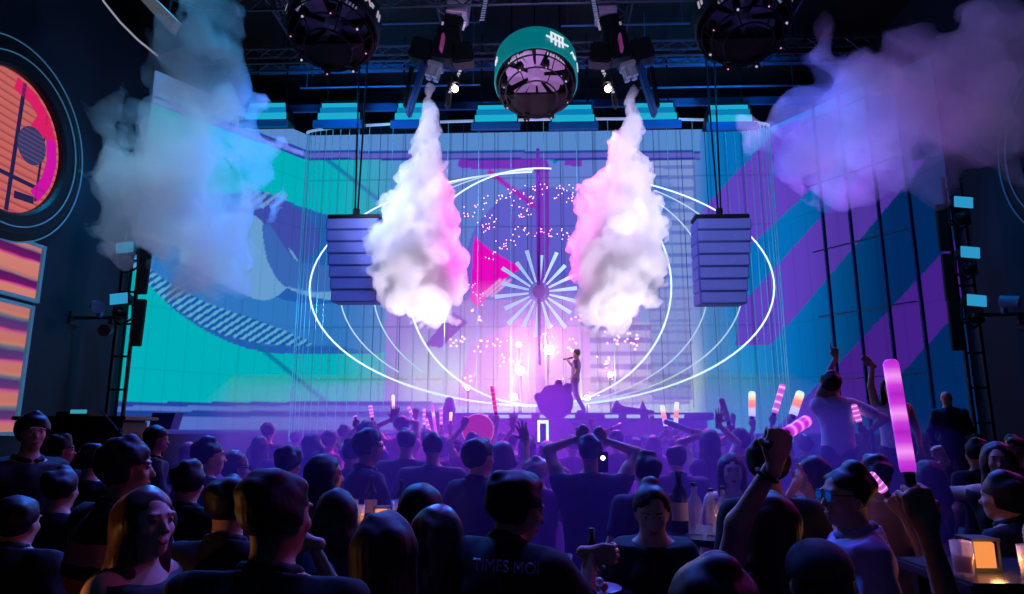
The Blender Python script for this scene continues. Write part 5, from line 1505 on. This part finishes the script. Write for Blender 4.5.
# ------------------------------------------------------------------ things held in the crowd
g, d, wr, el = HOLD[('fan', 'L')]
c = at(478, 430, g.y); r_ = empty('round_fan', c, 'round glowing pink paper fan held over the crowd below the stage', 'fan')
MB().lathe([(.001, -.008), (.185, -.006), (.19, 0), (.185, .006), (.001, .008)], 40, rot=Matrix.Rotation(PI / 2, 3, 'X')).build('leaf', mat('fan_pink', (220, 60, 170), .5, emit=(210, 50, 150), estr=.45), r_)
MB().tube([(.19 * math.cos(2 * PI * i / 40), 0, .19 * math.sin(2 * PI * i / 40)) for i in range(40)], .008, 5, closed=True).build('rim', mat('fan_rim', (240, 150, 220), .4, emit=(240, 140, 210), estr=.5), r_)
q = g - c; MB().cyl(q - (Vector((0, 0, 0)) - q).normalized() * .06, q.normalized() * .17, .009, n=8).build('handle', mat('fan_handle', (120, 60, 90), .5), r_)
# microphone
g, d, wr, el = HOLD[('singer', 'R')]
u = Vector((-.55, 0, .3)).normalized(); mc = empty('microphone', g, 'hand microphone held to the mouth of the singer on the stage', 'microphone')
hp = at(574.5, 357.2, 19.2) - g; uu = hp.normalized()
MB().cyl(-uu * .08, uu * .14, .016, .024, n=10).build('grip', M_blk, mc); MB().ball(uu * .17, .034, 6).build('mesh_head', M_rig, mc)
# phone light in the elbows-out man's hand
g, d, wr, el = HOLD[('elbows', 'R')]
ph = empty('phone', at(603, 462, 5.22), 'phone with a blazing white torch light beside the head of the elbows-out man', 'phone')
MB().box((0, 0, 0), (.075, .012, .15), bev=.005).build('case', M_blk2, ph); MB().lathe([(.001, 0), (.014, 0), (.016, -.004)], 14, rot=Matrix.Rotation(PI / 2, 3, 'X'), c=(0, -.009, .03)).build('torch', emis('torch_white', (235, 240, 255), 14), ph)
# lit arch sign
c = at(543, 431, 10.4); sg = empty('lit_frame_sign', c, 'small white lit doorway-shaped sign standing left of the mascot suit', 'sign')
fr_ = MB(); fr_.prism([(-.085, -.16), (-.085, .16), (.085, .16), (.085, -.16), (.045, -.16), (.045, .11), (-.045, .11), (-.045, -.16)], .04)
fr_.build('lit_frame', emis('sign_white', (225, 240, 255), 1.3), sg); MB().box((0, .03, -.01), (.2, .02, .36)).build('backing', M_blk2, sg); MB().cyl((0, .03, -.15), (0, .03, -c.z), .015).build('pole', M_blk, sg)

# ------------------------------------------------------------------ plush mascot suit in front of the stage
M_pl = mat('plush_purple', (104, 66, 168), .9, noise=.1, nscale=20, bump=.3)
mb_ = at(555, 402, 17.5); bz = empty('mascot_suit', (mb_.x, mb_.y, 0), 'big round-headed purple plush mascot suit with stubby ears in front of the stage', 'mascot')
hz_ = mb_.z; T_ = np.array(Matrix.Rotation(R(18), 3, 'Y'))
s_ = SDF(); s_.ell((0, 0, hz_), (.46, .42, .45), k=.05); s_.ell((0, .32, hz_ - .1), (.16, .14, .12), k=.06)
solid('head', [s_.mesh(.03, disp=fnoise(3, 14, .01, 2))], M_pl, bz)
for ax, az in ((.1, .45), (.32, .37), (-.42, .12)):
    q = SDF(); q.ell((ax, 0, hz_ + az), (.11, .08, .12)); solid('ear', [q.mesh(.025)], M_pl, bz)
s_ = SDF(); s_.ell((0.02, 0, hz_ - .95), (.4, .34, .55), k=.08); s_.cap((0, 0, hz_ - .5), (0, 0, hz_ - .3), .22, .22, k=.08)
for sx in (-1, 1): s_.cap((sx * .3, 0, hz_ - .65), (sx * .52, .05, hz_ - 1.05), .14, .12, k=.06); s_.cap((sx * .18, 0, hz_ - 1.3), (sx * .2, 0, .22), .17, .15, k=.06); s_.ell((sx * .2, .08, .12), (.19, .27, .12), k=.05)
solid('body', [s_.mesh(.035, disp=fnoise(4, 14, .01, 2))], M_pl, bz)

# ------------------------------------------------------------------ things on the stage and beside it
M_cov = mat('cover_cloth', (70, 50, 120), .8)
for x, w_, h_, kind, l in ((626, 1.6, .36, 'mound', 'cloth-covered mound of equipment on the stage right of the singer'), (643, .34, .36, 'cone', 'small pointed covered stand on the stage, right of the covered mound'), (452, .5, .38, 'mound', 'small rounded mound standing in for a crouching figure at the left edge of the stage')):  # leftmost mound takes the place of a crouching figure
    c = at(x, 412, 19.0); o_ = Vector((c.x, 19.0, 2.312)); s_ = SDF()
    if kind == 'mound':
        s_.cap((-w_ * .15, 0, .1), (-w_ * .15, 0, h_ - .06), .16 if w_ > 1 else .18, .04 if w_ > 1 else .12, k=.1)
        s_.cap((-w_ * .1, 0, .08), (w_ * .45, 0, .02), .12, .05, k=.12) if w_ > 1 else None
    else: s_.cap((0, 0, .05), (0, 0, h_ - .03), .12, .015, k=.05)
    V, Q = s_.mesh(.02, cuts=[lambda X, Y_, Z: 0 - Z + 0 * X + 0 * Y_]); o = np_mesh('covered_equipment', V, Q, M_cov); o.location = o_; tag(o, l, 'equipment', 'covered equipment on the stage')
fc = empty('flight_case', (3.95, 16.2, 0), 'stack of dark blue flight cases right of the stage behind the crowd', 'flight case')
for i, (z, h_) in enumerate(((0.05, .85), (.92, .85))):
    k_ = MB().box((0, 0, z + h_ / 2), (1.15, .8, h_), bev=.03).build('case', mat('case_blue', (34, 54, 96), .5), fc)
    e_ = MB()
    for sx in (-1, 1):
        for zz in (z + .02, z + h_ - .02): e_.box((sx * .56, -.4, zz), (.07, .04, .07))
    e_.box((0, -.41, z + h_ * .5), (1.12, .02, .03)); e_.build('corner_fitting', M_rig, k_)
MB().box((0, 0, .025), (1.0, .7, .05)).build('castor_board', M_blk, fc)
# podiums
M_pod = mat('podium_dark', (24, 36, 60), .6)
def podium(x0_, x1_, y0_, y1_, l):
    r = empty('podium', ((x0_ + x1_) / 2, (y0_ + y1_) / 2, 0), l, 'podium', 'low podiums at the right')
    MB().box((0, 0, .365), (x1_ - x0_, y1_ - y0_, .65), bev=.01).build('base', M_pod, r); MB().box((0, 0, .7145), (x1_ - x0_ + .06, y1_ - y0_ + .06, .07), bev=.015).build('top', M_blk, r)
podium(2.6, 4.75, 6.95, 8.35, 'dark podium carrying the pointing man and the woman in the tank top')
podium(5.75, 7.2, 10.0, 11.2, 'dark podium carrying the bald man beside the right light tower')
# left side control stand
cs = empty('control_stand', (-6.0, 8.8, 0), 'dark equipment counter with a small cyan-lit device at the far left', 'counter')
MB().box((0, .3, .98), (1.25, .6, 1.94), bev=.02).build('cabinet', mat('stand_dark', (16, 30, 52), .6), cs); MB().box((0, .25, 1.975), (1.5, .8, .05), bev=.01).build('top', M_blk, cs)
dv = MB().box((-.05, .1, 2.03), (.42, .25, .06), bev=.01).build('device', M_blk2, cs); MB().box((.05, -.03, 2.06), (.2, .03, .05)).build('device_light', emis('device_cyan', (70, 190, 220), .6), dv)
ms = empty('microphone_stand', (-5.15, 8.4, 0), 'thin stand with a slanting boom beside the dark counter at the left', 'stand')
MB().cyl((0, 0, .02), (0, 0, 1.85), .014, n=8).build('pole', M_rig, ms); MB().cyl((0, 0, 0), (0, 0, .02), .16, n=20).build('foot', M_blk, ms); MB().cyl((-.25, 0, 2.05), (.12, 0, 1.68), .012, n=8).build('boom', mat('boom_blue', (110, 170, 200), .3, metal=.5), ms)
c = at(165, 421, 10.4); mo = empty('monitor_box', (c.x, c.y, 0), 'dark tapered monitor box on a pole before the lilac foot of the video wall', 'monitor')
s0 = 13 / FPX * 10.4
MB().prism([(-s0 * .9, c.z - .13), (-s0 * 1.0 + .06, c.z + .12), (s0 * 1.1, c.z + .12), (s0 * .8, c.z - .13)], .25).build('cabinet', M_spk_c, mo); MB().cyl((0, 0, .03), (0, 0, c.z - .12), .025).build('pole', M_blk, mo); MB().cyl((0, 0, 0), (0, 0, .03), .25, n=24).build('foot', M_blk, mo)
c = at(110, 427, 10.5); pb = empty('pink_ball', (c.x, c.y, 0), 'small pink ball with an added glow at the lower left end of the video wall', 'pink ball')  # unidentified pink thing, its glow added
s_ = SDF(); s_.ell((0, 0, c.z), (.1, .08, .065)); s_.ell((-.05, 0, c.z - .05), (.05, .05, .05)); solid('round_body', [s_.mesh(.012)], mat('ball_pink_glow', (240, 130, 190), .4, emit=(235, 110, 180), estr=.8), pb)
MB().cyl((0, 0, .03), (0, 0, c.z - .05), .012).build('pole', M_blk, pb); MB().cyl((0, 0, 0), (0, 0, .03), .14, n=20).build('foot', M_blk, pb)

# ------------------------------------------------------------------ tables, bottles and candles
M_glass = mat('clear_glass', (225, 225, 240), .08, alpha=.3, spec=.8)
M_amber = mat('amber_drink', (200, 110, 40), .1, alpha=.75, spec=.6)
M_bott = mat('dark_bottle', (30, 40, 34), .12, spec=.8)
M_label = mat('bottle_label', (220, 190, 140), .6)
M_tab = mat('table_top', (30, 30, 42), .25)


def table(x, y, z, r, label, rect=None):
    t = empty('bar_table', (x, y, 0), label, 'table', 'bar tables in the crowd')
    if rect: MB().box((0, 0, z - .025), (rect[0], rect[1], .05), bev=.012).build('tabletop', M_tab, t)
    else: MB().lathe([(.001, z - .04), (r - .02, z - .04), (r, z - .02), (r - .01, z), (.001, z)], 40).build('tabletop', M_tab, t)
    if rect:
        for sx in (-1, 1):
            for sy in (-1, 1): MB().box((sx * (rect[0] / 2 - .08), sy * (rect[1] / 2 - .08), (z - .05) / 2), (.05, .05, z - .05)).build('leg', M_blk, t)
    else:
        MB().cyl((0, 0, .02), (0, 0, z - .04), .035).build('pole', M_blk, t); MB().cyl((0, 0, 0), (0, 0, .02), r * .75, n=28).build('foot', M_blk, t)
    return t


def bottle(p, h, label, m=None, lab=True):
    r = empty('bottle', p, label, 'bottle', 'bottles on the tables'); w_ = h * .14
    MB().lathe([(.001, 0), (w_, 0), (w_, h * .58), (w_ * .9, h * .66), (w_ * .38, h * .78), (w_ * .36, h * .95)], 18).build('glass', m or M_bott, r, smooth=True)
    MB().lathe([(w_ * .42, h * .93), (w_ * .42, h), (.001, h)], 12).build('cap', M_rig, r)
    if lab: MB().lathe([(w_ * 1.02, h * .18), (w_ * 1.02, h * .48)], 18).build('label', M_label, r)


def tumbler(p, h, label, full=True, grp='glasses on the tables'):
    r = empty('drinking_glass', p, label, 'glass', grp); w_ = h * .32
    MB().lathe([(.001, .004), (w_ * .85, 0), (w_, h), (w_ * .93, h), (w_ * .8, .012), (.001, .012)], 18).build('glass', M_glass, r, smooth=True)
    if full: MB().lathe([(.001, .013), (w_ * .78, .013), (w_ * .85, h * .55), (.001, h * .55)], 16).build('drink', M_amber, r, smooth=True)


def candle(p, s, label, e=9):
    r = empty('candle_lantern', p, label, 'candle', 'candle lanterns on the tables')
    MB().box((0, 0, .008), (s, s, .016)).build('base', M_blk2, r)
    MB().box((0, 0, s * .55), (s * .78, s * .78, s * .95), bev=s * .04).build('glowing_shade', emis('candle_glow', (255, 150, 80), .95), r)
    for a in (-1, 1):
        for c_ in (-1, 1): MB().box((a * s * .46, c_ * s * .46, s * .55), (.008, .008, s * 1.1)).build('corner_post', M_blk2, r)
    MB().box((0, 0, s * 1.12), (s * 1.05, s * 1.05, .012)).build('lid', M_blk2, r)
    lamp('POINT', 'candle_lamp', Vector(p) + Vector((0, -s, s * .6)), (1, .4, .12), e * .16, size=.03)


# tray table left of centre
tx, ty = -1.06, 4.8
table(tx, ty, 1.2, .33, 'round bar table with the tray of glasses in front of the man in glasses')
candle((tx + .03, ty - .12, 1.2), .1, 'orange candle lantern among the glasses left of centre', 7)
for i, (dx, dy, h_, l) in enumerate(((-.12, -.16, .13, 'glass directly left of the left-of-centre candle lantern'), (-.2, -.05, .15, 'tall glass at the left rim of the left-of-centre tray'), (.12, -.05, .15, 'glass right of the left-of-centre candle lantern, behind the brown hair'))): tumbler((tx + dx, ty + dy, 1.2), h_, l)
bottle((tx - .1, ty + .08, 1.2), .3, 'dark bottle at the back left of the left-of-centre table'); bottle((tx + .1, ty + .14, 1.2), .27, 'shorter dark bottle at the back right of the left-of-centre table')
# bottles right of centre
tx, ty = 1.08, 4.4
table(tx, ty, 1.2, .36, 'round bar table crowded with bottles right of centre')
candle((tx + .14, ty - .15, 1.2), .12, 'orange candle lantern at the right of the clustered bottles', 9)
for i, (dx, dy, h_, l) in enumerate(((-.14, -.1, .3, 'clear slim bottle at the left front of the clustered bottles'), (-.05, -.14, .27, 'clear slim bottle second from the left of the clustered bottles'), (.03, -.1, .28, 'clear slim bottle touching the candle lantern side of the cluster'), (-.2, .05, .36, 'tallest bottle, at the back left of the clustered bottles'))):
    bottle((tx + dx, ty + dy, 1.2), h_, l, M_glass if i < 3 else M_bott, lab=i == 3)
tumbler((tx + .02, ty - .26, 1.2), .09, 'small glass in front of the clustered bottles', False)
ib = MB().lathe([(.001, 0), (.1, 0), (.13, .16), (.122, .16), (.095, .012), (.001, .012)], 24).build('ice_bucket', mat('bucket_steel', (150, 150, 170), .25, metal=.9), smooth=True); ib.location = (tx + .2, ty + .08, 1.2); tag(ib, 'steel ice bucket behind the candle on the crowded bottle table', 'ice bucket')
# candles beyond the bob haired woman
tx, ty = 2.2, 5.9
table(tx, ty, 1.2, .32, 'round bar table with two tiny candles in front of the podium')
candle((tx - .07, ty - .1, 1.2), .08, 'left one of the two tiny candles beside the woman in teal', 4); candle((tx + .1, ty - .02, 1.2), .08, 'right one of the two tiny candles beside the woman in teal', 4)
bottle((tx + .0, ty + .12, 1.2), .29, 'single bottle between the two tiny candles')
# unseen table and candle below the frame, added to warm the banded top
tx, ty = -2.02, 2.4
table(tx, ty, 1.1, .25, 'added small round bar table between the banded top and the bottom left corner')
candle((tx, ty, 1.1), .12, 'added unseen candle lantern throwing warm light on the banded top', 38)
# long table at the right
tx, ty = 2.62, 3.3
table(tx, ty, 1.2, 0, 'long dark bar table with warm lit drinks at the bottom right', rect=(1.75, .62))
candle((tx - .66, ty - .02, 1.2), .12, 'large glowing candle lantern on the long table at the right', 14)
tumbler((tx - .8, ty - .14, 1.2), .14, 'glass of amber drink left in front of the large candle lantern'); tumbler((tx - .55, ty - .18, 1.2), .13, 'glass of amber drink right in front of the large candle lantern')
bottle((tx - .4, ty + .0, 1.2), .27, 'clear bottle just right of the large candle lantern', M_glass, False); bottle((tx - .28, ty + .08, 1.2), .3, 'second bottle right of the large candle lantern', M_amber)
tumbler((tx - .12, ty - .1, 1.2), .12, 'lone glass on the long table right of both bottles', False)
tumbler((tx + .3, ty - .05, 1.2), .13, 'glass on the right half of the long table', False)
# food table in the middle foreground
tx, ty = .14, 3.3
table(tx, ty, 1.1, .29, 'round bar table with plates between the bowing man and the woman facing us')
def plate(p, r, label):
    o = MB().lathe([(.001, .004), (r * .6, .002), (r, .018), (r, .024), (r * .6, .01), (.001, .01)], 28).build('plate', mat('plate_white', (205, 200, 215), .25), smooth=True); o.location = p; tag(o, label, 'plate', 'plates on the food table')
plate((tx - .12, ty - .16, 1.1), .12, 'white plate nearest the sleeve of the bowing man'); plate((tx + .1, ty - .06, 1.1), .13, 'white plate heaped with fruit')
rg = random.Random(4)
for i in range(9):
    a = rg.uniform(0, 6.28); rr = rg.uniform(0, .07); q = MB().ball((0, 0, 0), .02, 6); o = q.build('fruit', mat('fruit_red' if i % 2 else 'fruit_pale', (190, 40, 50) if i % 2 else (220, 150, 150), .3), smooth=True)
    o.location = (tx + .1 + rr * math.cos(a), ty - .06 + rr * math.sin(a), 1.1 + .03 + (.025 if i > 5 else 0)); tag(o, 'small round piece of fruit in the heap on the plate', 'fruit', 'fruit pieces on the plate')
tumbler((tx - .02, ty + .12, 1.1), .13, 'glass standing behind the two plates', False); bottle((tx + .12, ty + .2, 1.1), .24, 'small bottle behind the heaped plate')
# lettering on two jackets
def back_text(key_cx, words, size, colr, es):
    root = [o for o in bpy.data.objects if o.get('label', '').startswith(key_cx)][0]
    j = [c_ for c_ in root.children if c_.name.split('.')[0] in ('jacket', 'shirt')][0]
    cu = bpy.data.curves.new('back_lettering', 'FONT'); cu.body = words; cu.size = size; cu.extrude = .002; cu.align_x = 'CENTER'
    o = bpy.data.objects.new('tmp', cu); COL.objects.link(o); dg = bpy.context.evaluated_depsgraph_get(); me = bpy.data.meshes.new_from_object(o.evaluated_get(dg)); bpy.data.objects.remove(o)
    # press the letters onto the cloth
    V = np.array([v.co for v in j.data.vertices]); vz = V[:, 2].max() - .1
    head = root.location; cen = V[np.abs(V[:, 2] - vz) < .04]
    cx_ = (cen[:, 0].min() + cen[:, 0].max()) / 2
    for v in me.vertices:
        x, z = v.co.x + cx_, v.co.y + vz; dep = v.co.z
        sel = V[(np.abs(V[:, 0] - x) < .025) & (np.abs(V[:, 2] - z) < .025)]
        y = sel[:, 1].min() if len(sel) else cen[:, 1].min()
        v.co = Vector((x, y - .013 - dep, z))
    me.materials.clear(); me.materials.append(mat('lettering', colr, .5, emit=colr, estr=es))
    t = bpy.data.objects.new('back_lettering', me); COL.objects.link(t); t.parent = j
back_text('man bowing', 'TIMES MOI', .05, (70, 62, 130), .03)
back_text('man with a brushed-up', 'UNDERGROUND', .06, (90, 84, 150), .08) if False else None
# wristband and watch
g, d, wr, el = HOLD[('near', 'L')]
u = (wr - el).normalized(); q_ = u.to_track_quat('Z', 'Y').to_matrix(); c = wr - u * .05
o = MB().tube([q_ @ Vector((.037 * math.cos(2 * PI * i / 24), .034 * math.sin(2 * PI * i / 24), 0)) for i in range(24)], .007, 6, closed=True).build('bracelet', M_blk2, smooth=True); o.location = c
tag(o, 'dark bracelet round the near raised forearm', 'bracelet')

g, d, wr, el = HOLD[('reach', 'L')]
ph = empty('phone', g + Vector((-.03, 0, .02)), 'phone with a cyan screen in the hand beside the biggest foreground head', 'phone')
rt_ = Matrix.Rotation(R(70), 3, 'X') @ Matrix.Rotation(R(80), 3, 'Y')
MB().box((0, 0, 0), (.072, .009, .15), rt_, bev=.004).build('case', M_blk2, ph); MB().box(rt_ @ Vector((0, -.006, 0)), (.064, .003, .138), rt_).box(rt_ @ Vector((0, .006, 0)), (.064, .003, .138), rt_).build('screen', emis('phone_cyan', (70, 180, 235), .8), ph)
